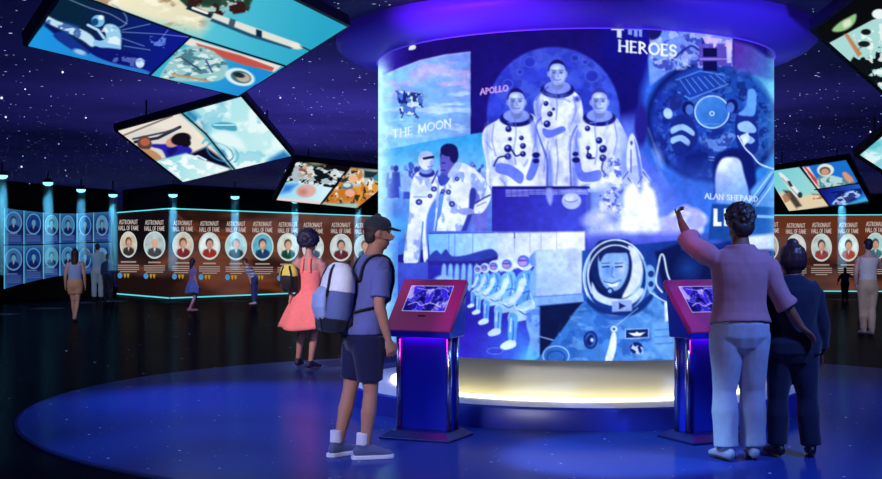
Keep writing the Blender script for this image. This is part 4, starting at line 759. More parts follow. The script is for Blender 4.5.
# ------------------------------------------------------------------ round blue platform
m_disc, nt, b = node_mat('blue_glossy_platform'); b.inputs['Roughness'].default_value = .3; b.inputs['Specular IOR Level'].default_value = .35
n2 = nt.nodes.new('ShaderNodeTexNoise'); n2.inputs['Scale'].default_value = .8; n2.inputs['Detail'].default_value = 3; r2 = nt.nodes.new('ShaderNodeValToRGB')
r2.color_ramp.elements[0].position = .3; r2.color_ramp.elements[0].color = (.014, .026, .17, 1); r2.color_ramp.elements[1].position = .7; r2.color_ramp.elements[1].color = (.035, .075, .36, 1)
nt.links.new(n2.outputs['Fac'], r2.inputs[0]); nt.links.new(r2.outputs[0], b.inputs['Base Color'])
b.inputs['Specular IOR Level'].default_value = 0; sheen_mix(nt, b, n2, .13, (.10, .3)); st = addm(nt, star_nodes(nt, 2.2, .03, .6), star_nodes(nt, 4.5, .035, .72)); nt.links.new(scol(nt, st, (160, 190, 255)), b.inputs['Emission Color']); b.inputs['Emission Strength'].default_value = 1.2; m_disc.cycles.emission_sampling = 'NONE'
m_rim = mat('platform_edge', (20, 40, 90), .4)
disc = empty('round_platform', (DC[0], DC[1], -.02)); tag(disc, 'wide low round glossy blue platform under the drum and the visitors', 'platform')
bm = BM(); q = [bm.verts.new((5.19*math.cos(2*PI*k/180), 5.19*math.sin(2*PI*k/180), .02)) for k in range(180)]; bm.faces.new(q); obj('top', bm, m_disc, disc, recalc=False)
bm = BM(); add_lathe(bm, [(5.19, .02), (5.22, .012), (5.22, 0), (5.19, 0)], 180); obj('edge', bm, m_rim, disc)
# ------------------------------------------------------------------ the picture drum
R = 1.925; Z0, Z1 = .545, 3.32
drum = empty('video_drum', (DC[0], DC[1], 0)); tag(drum, 'tall round video drum covered in blue astronaut pictures under a flared violet canopy', 'display')
m_pl = mat('plinth_blue', (34, 44, 150), .35, var=.1, vscale=2); m_cream = mat('cream_wall', (228, 224, 190), .7)
bm = BM(); add_lathe(bm, [(2.21, 0), (2.21, .165), (2.195, .186), (1.2, .186)], 128); obj('plinth', bm, m_pl, drum, True)
bm = BM(); add_lathe(bm, [(2.196, .1872), (1.66, .1872)], 128); obj('plinth_top', bm, mat('plinth_pale', (236, 236, 250), .5), drum, True)
bm = BM(); add_lathe(bm, [(1.70, .186), (1.70, .62)], 128); obj('recessed_wall', bm, m_cream, drum, True)
m_led = mat('cream_led', (255, 250, 220), .5, emit=(255, 244, 200), estr=3.2)
bm = BM(); add_lathe(bm, [(1.74, .188), (1.74, .212), (1.80, .212), (1.80, .188)], 128, closed=True); obj('light_strip', bm, m_led, drum, True, label='warm white light strip')
bm = BM(); add_lathe(bm, [(1.55, Z0), (1.915, Z0), (1.927, Z0+.006)], 128); obj('screen_rim', bm, mat('black_rim', (10, 10, 20), .5), drum, True)
m_screen = pic_mat('drum_picture', 1.0)
cv = paint_drum(); NU, NV = 760, 420; a0 = math.atan2(-DC[1], -DC[0])
def drum_grid(p0, p1, nu, nv, shift=0.):
    ph = np.linspace(p0, p1, nu)[None, :]; z = np.linspace(Z1, Z0, nv)[:, None]
    g = np.zeros((nv, nu, 3)); g[..., 0] = R*np.cos(a0+ph); g[..., 1] = R*np.sin(a0+ph); g[..., 2] = z
    w = np.zeros_like(g); w[..., 0] = R*np.cos(a0+ph+shift)+DC[0]; w[..., 1] = R*np.sin(a0+ph+shift)+DC[1]; w[..., 2] = z
    return g, w
PH = math.radians(81)
g, w = drum_grid(-PH, PH, NU, NV); x, y = proj(w); cols = cv.sample(x, y)
mx, my = proj(cell_mid(w)); lab = np.zeros(mx.shape, int)
DP = [('screen', None),
 ('caption_box', 'white capital letters on a dark blue box', [(707, 203), (790, 205), (790, 250), (705, 241)]),
 ('word_strip', 'strip of pale blue pictures with a white heading', [(609, 10), (733, 10), (733, 66), (700, 65), (672, 62), (648, 62), (609, 54)]),
 ('portrait_picture', 'smiling astronaut in a helmet and pressure suit', [(586, 251), (655, 251), (664, 292), (678, 306), (678, 380), (540, 380), (540, 306), (584, 298)]),
 ('crew_row_picture', 'row of seated people in pale pressure suits', [(430, 233), (585, 231.5), (585, 302), (540, 306), (540, 380), (430, 380)]),
 ('planet_picture', 'spacecraft above a pale cloudy planet', [(360, 90), (382, 76), (400, 68), (420, 60.5), (445, 55), (470.5, 52), (470.5, 136), (400, 147.5), (360, 153)]),
 ('suit_pair_picture', 'two people in white suits talking outdoors', [(360, 153), (400, 147), (440, 139), (491.5, 131), (491.5, 232), (430, 233), (430, 262), (360, 262)]),
 ('launch_picture', 'winged orbiter lifting off in white flame', [(604, 236), (598, 200), (612, 176), (622, 140), (640, 110), (656, 130), (664, 175), (700, 205), (704, 251), (588, 251)]),
 ('hatch_picture', 'crew seen through a round hatch', [(648, 62), (690, 64), (733, 66), (790, 70), (790, 205), (707, 203), (664, 175), (656, 130), (645, 110)]),
 ('crew_trio_picture', 'three people in white suits before a moon', [(484, 187), (476, 132), (484, 112), (486, 84), (508, 58), (553, 46), (600, 60), (622, 100), (630, 130), (622, 140), (612, 176), (606, 190), (588, 232), (491, 232), (491, 187)])]
for li in range(len(DP)-1, 0, -1): lab[inpoly(mx, my, DP[li][2])] = li
grid_parts(g, cols, lab, [(d[0], d[1]) for d in DP], m_screen, drum)
for s in (1, -1):
    p0, p1 = (PH, PI) if s > 0 else (-PI, -PH); g, w = drum_grid(p0, p1, 150, 120, -s*2*PH); x, y = proj(w)
    grid_parts(g, cv.sample(x, y), np.zeros((119, 149), int), [('rear_screen', None)], m_screen, drum)
m_can = mat('violet_canopy', (92, 84, 214), .5, spec=.3, emit=(40, 20, 150), estr=.24)
bm = BM(); prof = [(1.86, 3.40), (1.89, 3.318), (1.945, 3.312), (2.06, 3.325), (2.18, 3.36), (2.28, 3.41), (2.335, 3.46), (2.345, 3.50), (2.33, CEIL-.003)]
add_lathe(bm, prof, 128); obj('canopy', bm, m_can, drum, True)
bm = BM(); add_lathe(bm, [(1.93, 3.304), (1.944, 3.304), (1.944, 3.313), (1.93, 3.313)], 128, closed=True); obj('canopy_light', bm, mat('violet_led', (120, 60, 255), emit=(110, 90, 255), estr=.35), drum, True, label='glowing violet strip')
# ------------------------------------------------------------------ touch screen kiosks
m_head = mat('maroon_gloss', (180, 20, 112), .42, spec=.5, coat=.2); m_blue = mat('blue_gloss_panel', (20, 34, 170), .25, spec=.6, coat=.3); m_chrome = mat('brushed_steel', (190, 186, 200), .22, 1.)
m_base = mat('kiosk_base_blue', (20, 26, 96), .3, .3); m_touch = pic_mat('touch_picture', 1.05); m_mag = mat('magenta_led', (255, 60, 200), emit=(255, 30, 170), estr=26.)
tcv = paint_touch(); m_dark = mat('dark_slot', (8, 8, 14), .5)
def kiosk(loc, yaw, label):
    k = empty('touch_screen_kiosk', loc, yaw); tag(k, label, 'kiosk', 'touch screen kiosks')
    bm = BM(); add_hull(bm, [(-.30, -.25, 0), (.30, -.25, 0), (.30, .23, 0), (-.30, .23, 0)], [(-.30, -.25, .018), (.30, -.25, .018), (.30, .23, .018), (-.30, .23, .018)])
    add_hull(bm, [(-.30, -.25, .018), (.30, -.25, .018), (.30, .23, .018), (-.30, .23, .018)], [(-.235, -.17, .062), (.235, -.17, .062), (.235, .17, .062), (-.235, .17, .062)]); obj('base', bm, m_base, k, bevel=.004)
    bm = BM(); add_box(bm, (0, .01, .47), (.40, .13, .82)); obj('column_panel', bm, m_blue, k, bevel=.006)
    for sx in (-1, 1):
        for y in (-.06, .085): bm = BM(); add_tube(bm, [(sx*.215, y, .06), (sx*.215, y, .90)], [.021, .021], 16, cap='flat'); obj('pole', bm, m_chrome, k, True)
    # sloping head
    P0, P1 = Vector((0, -.20, .845)), Vector((0, .16, 1.235)); up = (P1-P0).normalized(); nn = Vector((0, -up.z, up.y)); L = (P1-P0).length; hw = .275
    bm = BM(); bk = -nn*.055; f = [P0+Vector((-hw, 0, 0)), P0+Vector((hw, 0, 0)), P1+Vector((hw, 0, 0)), P1+Vector((-hw, 0, 0))]; add_hull(bm, [p+bk for p in f], f); obj('head', bm, m_head, k, bevel=.008)
    bm = BM(); add_hull(bm, [Vector((-hw, -.19, .792)), Vector((hw, -.19, .792)), Vector((hw, .10, .792)), Vector((-hw, .10, .792))], [Vector((-hw, -.19, .838)), Vector((hw, -.19, .838)), Vector((hw, .14, 1.12)), Vector((-hw, .14, 1.12))]); obj('head_base', bm, m_blue, k, bevel=.004, label='blue wedge under the screen')
    sw, s0, s1 = .185, .36*L, .86*L
    q = [P0+up*s1+Vector((-sw, 0, 0))+nn*.003, P0+up*s1+Vector((sw, 0, 0))+nn*.003, P0+up*s0+Vector((sw, 0, 0))+nn*.003, P0+up*s0+Vector((-sw, 0, 0))+nn*.003]
    G = quad_grid(q, 90, 60); U = np.linspace(0, 60, 90)[None, :].repeat(60, 0); V = np.linspace(0, 40, 60)[:, None].repeat(90, 1)
    grid_parts(G, tcv.sample(U, V), np.zeros((59, 89), int), [('screen', 'glowing violet picture of a gas cloud')], m_touch, k)
    bm = BM(); add_hull(bm, [P0+up*(s0-.05)+Vector((x, 0, 0))+nn*h for x, h in ((-.03, 0), (.03, 0), (.03, .003), (-.03, .003))], [P0+up*(s0-.035)+Vector((x, 0, 0))+nn*h for x, h in ((-.03, 0), (.03, 0), (.03, .003), (-.03, .003))]); obj('card_slot', bm, m_dark, k)
    bm = BM(); add_box(bm, (0, -.085, .7885), (.36, .03, .005)); obj('under_light', bm, m_mag, k, label='magenta light strip under the head')
    return k
kiosk((-.11, 9.42, 0), math.radians(-24), 'maroon and blue touch screen kiosk beside the visitor with the white backpack')
kiosk((2.06, 9.32, 0), math.radians(24), 'maroon and blue touch screen kiosk beside the pointing visitor in white trousers')
# ------------------------------------------------------------------ tilted screens under the ceiling
m_cs = pic_mat('ceiling_picture', 1.0); m_fr = mat('black_screen_frame', (12, 12, 18), .45, spec=.4)
def plane_quad(P, Y0, z0, sl, sx=0.):
    out = []
    for px, py in P:                       # the plane z = z0 - sl*(Y-Y0)
        d = -(py-HY)/F; Y = (z0+sl*Y0-EYE)/(d+sl); out.append(px2w(px, py, Y))
    return out
def para_quad(P, zmean):
    r = [np.array([(p[0]-CX)/F, 1, -(p[1]-HY)/F]) for p in P]; t = np.linalg.solve(np.stack([-r[1], r[2], -r[3]], 1), -r[0]); t = np.r_[1, t]
    W_ = np.array([r[i]*t[i] for i in range(4)]); W_ *= (zmean-EYE)/W_[:, 2].mean(); W_[:, 2] += EYE; return [Vector(p) for p in W_]
def ceiling_screen(Q, cvs, regs, label, nu, nv, border=.1):
    c = sum(Q, Vector())/4; n = (Q[1]-Q[0]).cross(Q[3]-Q[0]).normalized()
    if n.z > 0: n = -n
    s = empty('ceiling_screen', c); tag(s, label, 'screen', 'tilted picture screens under the ceiling')
    Ql = [p-c for p in Q]; G = quad_grid(Ql, nu, nv); w = G+np.array(c); x, y = proj(w); mx, my = proj(cell_mid(w)); lab = np.zeros(mx.shape, int)
    for li in range(len(regs)-1, 0, -1): lab[inpoly(mx, my, regs[li][2])] = li
    grid_parts(G, cvs.sample(x, y), lab, [(r[0], r[1]) for r in regs], m_cs, s)
    out = []
    for i in range(4):
        p, a, b_ = Ql[i], Ql[(i-1) % 4], Ql[(i+1) % 4]; d1, d2 = (p-a).normalized(), (p-b_).normalized(); sn = max(.35, d1.cross(d2).length); out.append(p+(d1+d2)*border/sn)
    bm = BM(); add_hull(bm, [p-n*.004 for p in out], [p-n*.10 for p in out]); obj('frame', bm, m_fr, s)
    for i in range(4):
        p = Ql[i]*.7; top = CEIL-c.z; bm = BM(); z0 = p.z+.06
        if top-z0 > .03: add_tube(bm, [(p.x, p.y, z0), (p.x, p.y, top)], [.012, .012], 8, cap='flat'); obj('hanging_rod', bm, m_fr, s)
        else: bm.free()
    return s
Q1 = para_quad([(28, 46), (238, 96), (347, 27), (120, -86)], 3.17)
ceiling_screen(Q1, paint_p1(), [('rocket_picture', 'rocket in a turquoise sky'), ('spacewalk_picture', 'floating astronaut above a blue planet', [(0, 60), (64, -13), (84, -3), (191, 36.5), (147, 78), (120, 90)]), ('flag_picture', 'suited astronaut and a red and white striped flag', [(191, 36.5), (290, 68), (238, 120), (147, 78)])],
               'largest tilted ceiling screen showing a rocket, a spacewalk and an astronaut, upper left', 300, 220, .03)
Q2 = para_quad([(118, 131), (183, 182), (291, 156), (241, 97)], 3.0)
ceiling_screen(Q2, paint_p2(), [('pale_picture', 'pale turquoise instruments'), ('worker_picture', 'dark-haired person in a blue shirt', [(100, 131), (175, 100), (206, 134), (240, 172), (214, 172), (204, 160), (186, 153), (155, 161)]), ('cloud_picture', 'pale blue clouds', [(155, 161), (186, 153), (204, 160), (234, 171), (183, 195)])],
               'pale turquoise tilted ceiling screen with a person in a blue shirt in one corner', 200, 160, .05)
Q3 = plane_quad([(276.5, 200), (357, 208), (401, 172), (297, 161)], 23.5, 3.33, .19)
ceiling_screen(Q3, paint_p3(), [('crowd_picture', 'black and white crowd'), ('orange_picture', 'crew in orange suits', [(351, 166), (420, 160), (420, 200), (357, 215), (322, 204)]), ('face_picture', 'flushed face on pale blue', [(255, 220), (270, 200), (290, 181), (342, 187), (335, 204), (330, 220)])],
               'tilted ceiling screen with orange suited crew, just left of the drum', 200, 120, .08)
Q4 = plane_quad([(766, 172), (789, 211), (869, 202.5), (846, 160)], 23.5, 3.33, .19)
ceiling_screen(Q4, paint_p4(), [('rocket_picture', 'white rocket above sand-coloured smoke'), ('astronaut_picture', 'white suited astronaut on blue', [(800, 150), (855, 150), (860, 183), (815, 190)]), ('moon_walk_picture', 'floating astronaut on dark blue', [(815, 190), (860, 183), (880, 210), (831, 212)])],
               'tilted ceiling screen with a white rocket and an astronaut, just right of the drum', 170, 110, .09)
Q5 = plane_quad([(816, 31), (888, 95), (968, 36), (893, -28)], 9.6, 3.3, .10)
ceiling_screen(Q5, paint_p5(), [('picture', None)], 'black framed ceiling screen with a green treetop and dark crowd, upper right corner', 170, 130, .05)
Q6 = plane_quad([(860, 155), (905, 184), (960, 140), (912, 112)], 17, 3.3, .19)
ceiling_screen(Q6, paint_p6(), [('picture', None)], 'plain pale turquoise ceiling screen at the right edge of the picture', 80, 60, .1)
# ------------------------------------------------------------------ hall of fame murals
m_mural = pic_mat('mural_print', .92); m_txt = mat('lit_lettering', (30, 26, 26), emit=(220, 205, 198), estr=.7); m_cap = mat('lit_small_print', (30, 26, 26), emit=(190, 170, 160), estr=.62); m_txt.cycles.emission_sampling = m_cap.cycles.emission_sampling = 'NONE'
m_orim = mat('pale_oval_rim', (60, 60, 60), emit=(214, 230, 230), estr=.75); m_orim.cycles.emission_sampling = 'NONE'
m_teal = mat('teal_led', (120, 240, 240), emit=(90, 214, 226), estr=1.1); m_teal2 = mat('teal_led_bright', (140, 240, 245), emit=(110, 226, 240), estr=1.5)
m_badge = mat('blue_badge', (30, 60, 110), emit=(90, 160, 214), estr=.7); m_gold = mat('gold_badge', (120, 90, 20), emit=(196, 150, 40), estr=.75); m_badge.cycles.emission_sampling = m_gold.cycles.emission_sampling = 'NONE'
def wallmap(p, q, off):
    d = Vector((q[0]-p[0], q[1]-p[1], 0)).normalized(); nn = Vector((-d.y, d.x, 0)); P0 = Vector((p[0], p[1], 0))-nn*off; k = nn.dot(P0)
    def f(px, py): r = Vector(((px-CX)/F, 1, -(py-HY)/F)); t = k/nn.dot(r); return Vector((0, 0, EYE))+r*t
    return f
def mural(segs, canvas, label, zb=.03, zt=2.78):
    c = Vector((segs[0][0][0], segs[0][0][1], 0)); t = empty('mural_wall', c); tag(t, label, 'mural'); line = [s_[0] for s_ in segs]+[segs[-1][1]]; b0, b1 = mitred(line, .005), mitred(line, .12); si = -1
    for p, q in segs:
        d = Vector((q[0]-p[0], q[1]-p[1], 0)); L = d.length; d.normalize(); si += 1; nn = Vector((-d.y, d.x, 0)); P, Q = Vector((p[0], p[1], 0))-c, Vector((q[0], q[1], 0))-c
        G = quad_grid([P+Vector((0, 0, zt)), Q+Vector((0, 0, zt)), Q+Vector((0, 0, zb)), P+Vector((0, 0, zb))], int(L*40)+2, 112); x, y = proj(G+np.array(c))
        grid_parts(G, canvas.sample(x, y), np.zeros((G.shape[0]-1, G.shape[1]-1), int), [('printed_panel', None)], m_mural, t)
        bm = BM(); hh = [v-c for v in (b0[si], b0[si+1], b1[si+1], b1[si])]; add_hull(bm, [v+Vector((0, 0, -.02)) for v in hh], [v+Vector((0, 0, zt+.03)) for v in hh]); obj('backing', bm, m_wall, t)
        for z, r in ((zt+.01, .018), (zb, .02)): bm = BM(); add_tube(bm, [P-nn*.03+Vector((0, 0, z)), Q-nn*.03+Vector((0, 0, z))], [r, r], 8, cap='flat'); obj('light_strip', bm, m_teal, t, label='glowing teal edge')
    return t
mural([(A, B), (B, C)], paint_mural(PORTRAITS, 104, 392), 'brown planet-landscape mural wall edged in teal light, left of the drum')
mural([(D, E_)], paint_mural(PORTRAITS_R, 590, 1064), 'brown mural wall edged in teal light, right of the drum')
def map_poly(bm, fm, P): bm.faces.new([bm.verts.new(fm(*p)) for p in P])
def seg_quad(bm, fm, a, b, w):
    a, b = np.array(a, float), np.array(b, float); d = (b-a)/(np.linalg.norm(b-a)+1e-9); n = np.array([-d[1], d[0]])*w/2; e = d*w*.3; map_poly(bm, fm, [a-n-e, b-n+e, b+n+e, a+n-e])
def stroke_text(bm, fm, st, x0, x1, y, h, w):
    tot = sum(SER[c][0]+.16 for c in st)-.16; k = (x1-x0)/tot; pos = 0
    for c in st:
        wd, S_ = SER[c]; M = lambda u, v: (x0+(pos+u)*k, y-v*h)
        for t in S_:
            if t[0] == 'a':
                P = [M(t[1]+t[3]*math.cos(math.radians(t[5]+(t[6]-t[5])*i/8)), t[2]+t[4]*math.sin(math.radians(t[5]+(t[6]-t[5])*i/8))) for i in range(9)]
                for a, b in zip(P, P[1:]): seg_quad(bm, fm, a, b, w)
            else: seg_quad(bm, fm, M(t[0], t[1]), M(t[2], t[3]), w)
        pos += wd+.16
def inductee(p, seg, label, i, right=False):
    x, y, rx, ry = p[:4]; fm0 = wallmap(*seg, .035); base = fm0(x, y); base.z = 0
    t = empty('inductee_portrait', base); tag(t, label, 'portrait', 'oval portraits on the brown mural'); rel = lambda f: (lambda a, b: f(a, b)-base)
    f1 = rel(wallmap(*seg, .05)); f2 = rel(wallmap(*seg, .012)); f3 = rel(wallmap(*seg, .065))
    bm = BM(); stroke_text(bm, f1, 'ASTRONAUT', x-9.2, x+9.2, y-20.4, 4.2, .5); stroke_text(bm, f1, 'HALL OF FAME', x-10, x+10, y-14.4, 4.2, .5); obj('heading', bm, m_txt, t, recalc=False)
    nr, ns = 16, 48; G = np.zeros((nr, ns+1, 3))
    for a in range(nr):
        for b in range(ns+1): th = 2*PI*b/ns; r = max(.001, a/(nr-1)); G[a, b] = f1(x+rx*r*math.cos(th), y+ry*r*math.sin(th))
    cvp = paint_bust(p); X, Y = proj(G+np.array(base)); grid_parts(G, cvp.sample(X, Y), np.zeros((nr-1, ns), int), [('portrait', None)], m_mural, t)
    bm = BM(); rg = []
    for s, f in ((.99, f1), (1.0, f3), (1.09, f3), (1.13, f2)): rg.append([bm.verts.new(f(x+rx*s*math.cos(2*PI*b/ns), y+ry*s*math.sin(2*PI*b/ns))) for b in range(ns)])
    for A_, B_ in zip(rg, rg[1:]):
        for b in range(ns): bm.faces.new((A_[b], A_[(b+1) % ns], B_[(b+1) % ns], B_[b]))
    obj('rim', bm, m_orim, t, recalc=False)
    bm = BM(); yb = y+17.4; rs = random.Random(i); stroke_w = rs.uniform(5.5, 7.5); seg_quad(bm, f1, (x-stroke_w, yb), (x+stroke_w, yb), 1.5)
    for k in range(4): w_ = 10.2 if k < 3 else rs.uniform(5, 9); seg_quad(bm, f1, (x-w_, yb+3.4+2.1*k), (x+w_, yb+3.4+2.1*k), .95)
    obj('caption', bm, m_cap, t, recalc=False)
    if not right and i not in (7, 8):
        bm = BM(); map_poly(bm, f1, [(x-8.5+2.4*math.cos(2*PI*b/20), yb+13.6+2.9*math.sin(2*PI*b/20)) for b in range(20)]); obj('badge', bm, m_badge, t, recalc=False, label='round blue badge')
        for dx in (-3.6, -.4): bm = BM(); map_poly(bm, f1, [(x+dx-1.2, yb+11.6), (x+dx+1.2, yb+11.6), (x+dx+1.1, yb+14), (x+dx, yb+16.4), (x+dx-1.1, yb+14)]); obj('badge', bm, m_gold, t, recalc=False, label='gold shield badge')
LB = ['oval portrait of a dark-suited person, first from the left corner of the mural', 'oval portrait of a grey-haired person on pale blue, second from the left corner', 'oval portrait of a red-haired person in dark red, third from the left corner', 'oval portrait of a dark-haired person in an orange-red top, fourth from the left corner',
      'oval portrait of a grey-brown-haired person on pale blue, fifth from the left corner', 'oval portrait on a deep blue background, sixth from the left corner', 'oval portrait of a person in dark green, behind the black and yellow backpack', 'oval portrait beside the hair of the visitor in pink, mostly hidden',
      'oval portrait of a person in dark red, between the pink visitor and the capped visitor', 'oval portrait on the mural, right behind the capped visitor']
for i, p in enumerate(PORTRAITS): inductee(p, (A, B) if p[0] < 166 else (B, C), LB[i], i)
LR = ['oval portrait at the edge of the drum, half hidden by it', 'oval portrait partly hidden by the hair of the dark-clothed visitor', 'oval portrait of a dark-haired person in dull red, under the ceiling screen with the rocket', 'oval portrait of a person in orange-red, above the small dark child', 'oval portrait on pale teal, behind the head of the visitor in white', 'oval portrait at the far right end of the mural']
for i, p in enumerate(PORTRAITS_R[:5]): inductee(p, (D, E_), LR[i], i+20, True)
# ------------------------------------------------------------------ blue lit portrait panels on the left wall
m_bl = pic_mat('blue_panel_print', .5); m_bring = mat('blue_ring', (30, 60, 110), emit=(104, 172, 224), estr=.55); m_bring.cycles.emission_sampling = 'NONE'
XE = [4, 23.5, 43, 59.5, 76.5, 93, 112]; TOP = [207.5, 210, 212, 213, 213, 212, 211]; MID = [245, 245, 244.5, 243.5, 243, 242.5, 242]; BOT = [289.5, 284, 279.5, 276.5, 275, 274, 273]
PXC = [(13.5, 222.5, 7.4, 9.6), (33.5, 224, 6.6, 9.2), (51.5, 225, 6, 9), (68, 225.5, 5.8, 8.8), (85, 225.5, 5.4, 8.8), (102, 225.5, 5.2, 8.8)]; PYC = [259.5, 258.5, 257.5, 257, 258, 258]
m_edge = mat('cyan_led', (120, 200, 240), emit=(96, 190, 236), estr=.7); fmw = lambda off: wallmap(L1, A, off)
WH = ['leftmost', 'second from the left', 'third from the left', 'fourth from the left', 'fifth from the left', 'last before the brown mural']
for r in range(2):
    for i in range(6):
        x0, x1 = XE[i]+.7, XE[i+1]-.7; yt = (TOP if r == 0 else MID); yb = (MID if r == 0 else BOT); q = [(x0, yt[i]+.6), (x1, yt[i+1]+.6), (x1, yb[i+1]-.6), (x0, yb[i]-.6)]
        f1, f0 = fmw(.10), fmw(.02); base = f0((x0+x1)/2, q[2][1]); t = empty('portrait_panel', base); tag(t, 'blue backlit portrait panel, %s row, %s' % (('upper', 'lower')[r], WH[i]), 'panel', 'blue backlit portrait panels')
        Qf = [f1(*p)-base for p in q]; Qb = [f0(*p)-base for p in q]
        bm = BM(); add_hull(bm, Qb, [v+(b_-v)*.06 for v, b_ in zip(Qf, Qb)]); obj('case', bm, m_wall, t)
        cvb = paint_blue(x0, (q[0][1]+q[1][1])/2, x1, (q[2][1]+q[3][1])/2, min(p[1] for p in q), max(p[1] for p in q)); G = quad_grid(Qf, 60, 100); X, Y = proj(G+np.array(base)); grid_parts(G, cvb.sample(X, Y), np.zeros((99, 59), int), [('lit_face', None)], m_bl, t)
        cx, cy, rx, ry = PXC[i]; cy = cy if r == 0 else PYC[i]; f2 = fmw(.12); nr, ns = 12, 36; G = np.zeros((nr, ns+1, 3))
        for a in range(nr):
            for b in range(ns+1): th = 2*PI*b/ns; k = max(.001, a/(nr-1)); G[a, b] = f2(cx+rx*k*math.cos(th), cy+ry*k*math.sin(th))-base
        bg = [(70, 130, 196), (30, 80, 170), (100, 190, 220), (80, 160, 216), (40, 90, 180), (120, 176, 220)][i]; hp = (cx, cy, rx, ry, (24, 40, 110), (24, 36, 96), bg)
        w_ = Cv(cx-12, cy-14, cx+12, cy+14, 6, bg); bust(w_, *hp, dark=.5); X, Y = proj(G+np.array(base)); grid_parts(G, w_.sample(X, Y), np.zeros((nr-1, ns), int), [('portrait', None)], m_bl, t)
        bm = BM(); rg = [[bm.verts.new(fz(cx+rx*s*math.cos(2*PI*b/ns), cy+ry*s*math.sin(2*PI*b/ns))-base) for b in range(ns)] for s, fz in ((1., f2), (1.03, fmw(.135)), (1.12, fmw(.135)), (1.16, f1))]
        for A_, B_ in zip(rg, rg[1:]):
            for b in range(ns): bm.faces.new((A_[b], A_[(b+1) % ns], B_[(b+1) % ns], B_[b]))
        obj('ring', bm, m_bring, t, recalc=False)
        bm = BM(); add_tube(bm, [f1(x0-.3, q[0][1])-base, f1(x0-.3, q[3][1])-base], [.016, .016], 8, cap='flat'); obj('edge_light', bm, m_edge, t)
# ------------------------------------------------------------------ downlights with their beams in the haze
m_house = mat('lamp_black', (12, 12, 18), .4); m_lens = mat('lamp_lens', (200, 240, 255), emit=(150, 235, 255), estr=1.6)
def beam_mat():
    m = bpy.data.materials.new('beam_haze'); m.use_nodes = True; nt = m.node_tree; nt.nodes.clear(); o = nt.nodes.new('ShaderNodeOutputMaterial'); v = nt.nodes.new('ShaderNodeVolumeScatter'); v.inputs['Color'].default_value = (.35, .8, 1, 1); v.inputs['Density'].default_value = .4; v.inputs['Anisotropy'].default_value = 0.
    nt.links.new(v.outputs[0], o.inputs['Volume']); return m
m_beam = beam_mat()
LAMPS = [(2, 176, 3.25, 'at the left edge'), (48, 183, 3.25, 'second from the left, before the blue panels'), (81, 190, 3.25, 'third from the left, before the blue panels'), (113, 195, 3.15, 'where blue panels meet the mural'), (173, 195, 3.12, 'over the bend of the brown mural'),
         (235, 197, 3.1, 'over the mural above the stooping child'), (295, 201, 3.1, 'above the visitor in pink'), (358, 203, 3.1, 'above the capped visitor'), (842, 197, 3.15, 'over the right mural')]
for x, y, z, wh in LAMPS:
    Y = (z-EYE)*F/(HY-y); p = px2w(x, y, Y); t = empty('downlight', p); tag(t, 'small cyan downlight with a visible beam, '+wh, 'lamp', 'cyan downlights'); k = .14
    bm = BM(); add_lathe(bm, [(k*.9, .02), (k*.95, .015), (k*.95, .06), (k*.6, .11), (0.02, .11)], 24); obj('housing', bm, m_house, t, True)
    bm = BM(); add_tube(bm, [(0, 0, .10), (0, 0, CEIL-z)], [.02, .02], 8, cap='flat'); obj('stem', bm, m_house, t)
    bm = BM(); add_lathe(bm, [(k*.92, .02), (k*.9, -.02), (k*.75, -.05), (k*.4, -.07), (.001, -.075)], 24); obj('lens', bm, m_lens, t, True)
    bm = BM(); add_lathe(bm, [(0.001, -.08), (k*.95, -.08), (k*1.12, .9-z), (0.001, .9-z)], 24); obj('light_beam', bm, m_beam, t, True, label='pale cyan beam of lit haze')
    li = bpy.data.lights.new('downlight_spot', 'SPOT'); li.energy = 2100; li.color = (.3, .72, 1); li.spot_size = math.radians(17); li.spot_blend = .8; li.shadow_soft_size = .12
    lo = bpy.data.objects.new('downlight_spot', li); COL.objects.link(lo); lo.location = p+Vector((0, 0, -.09))
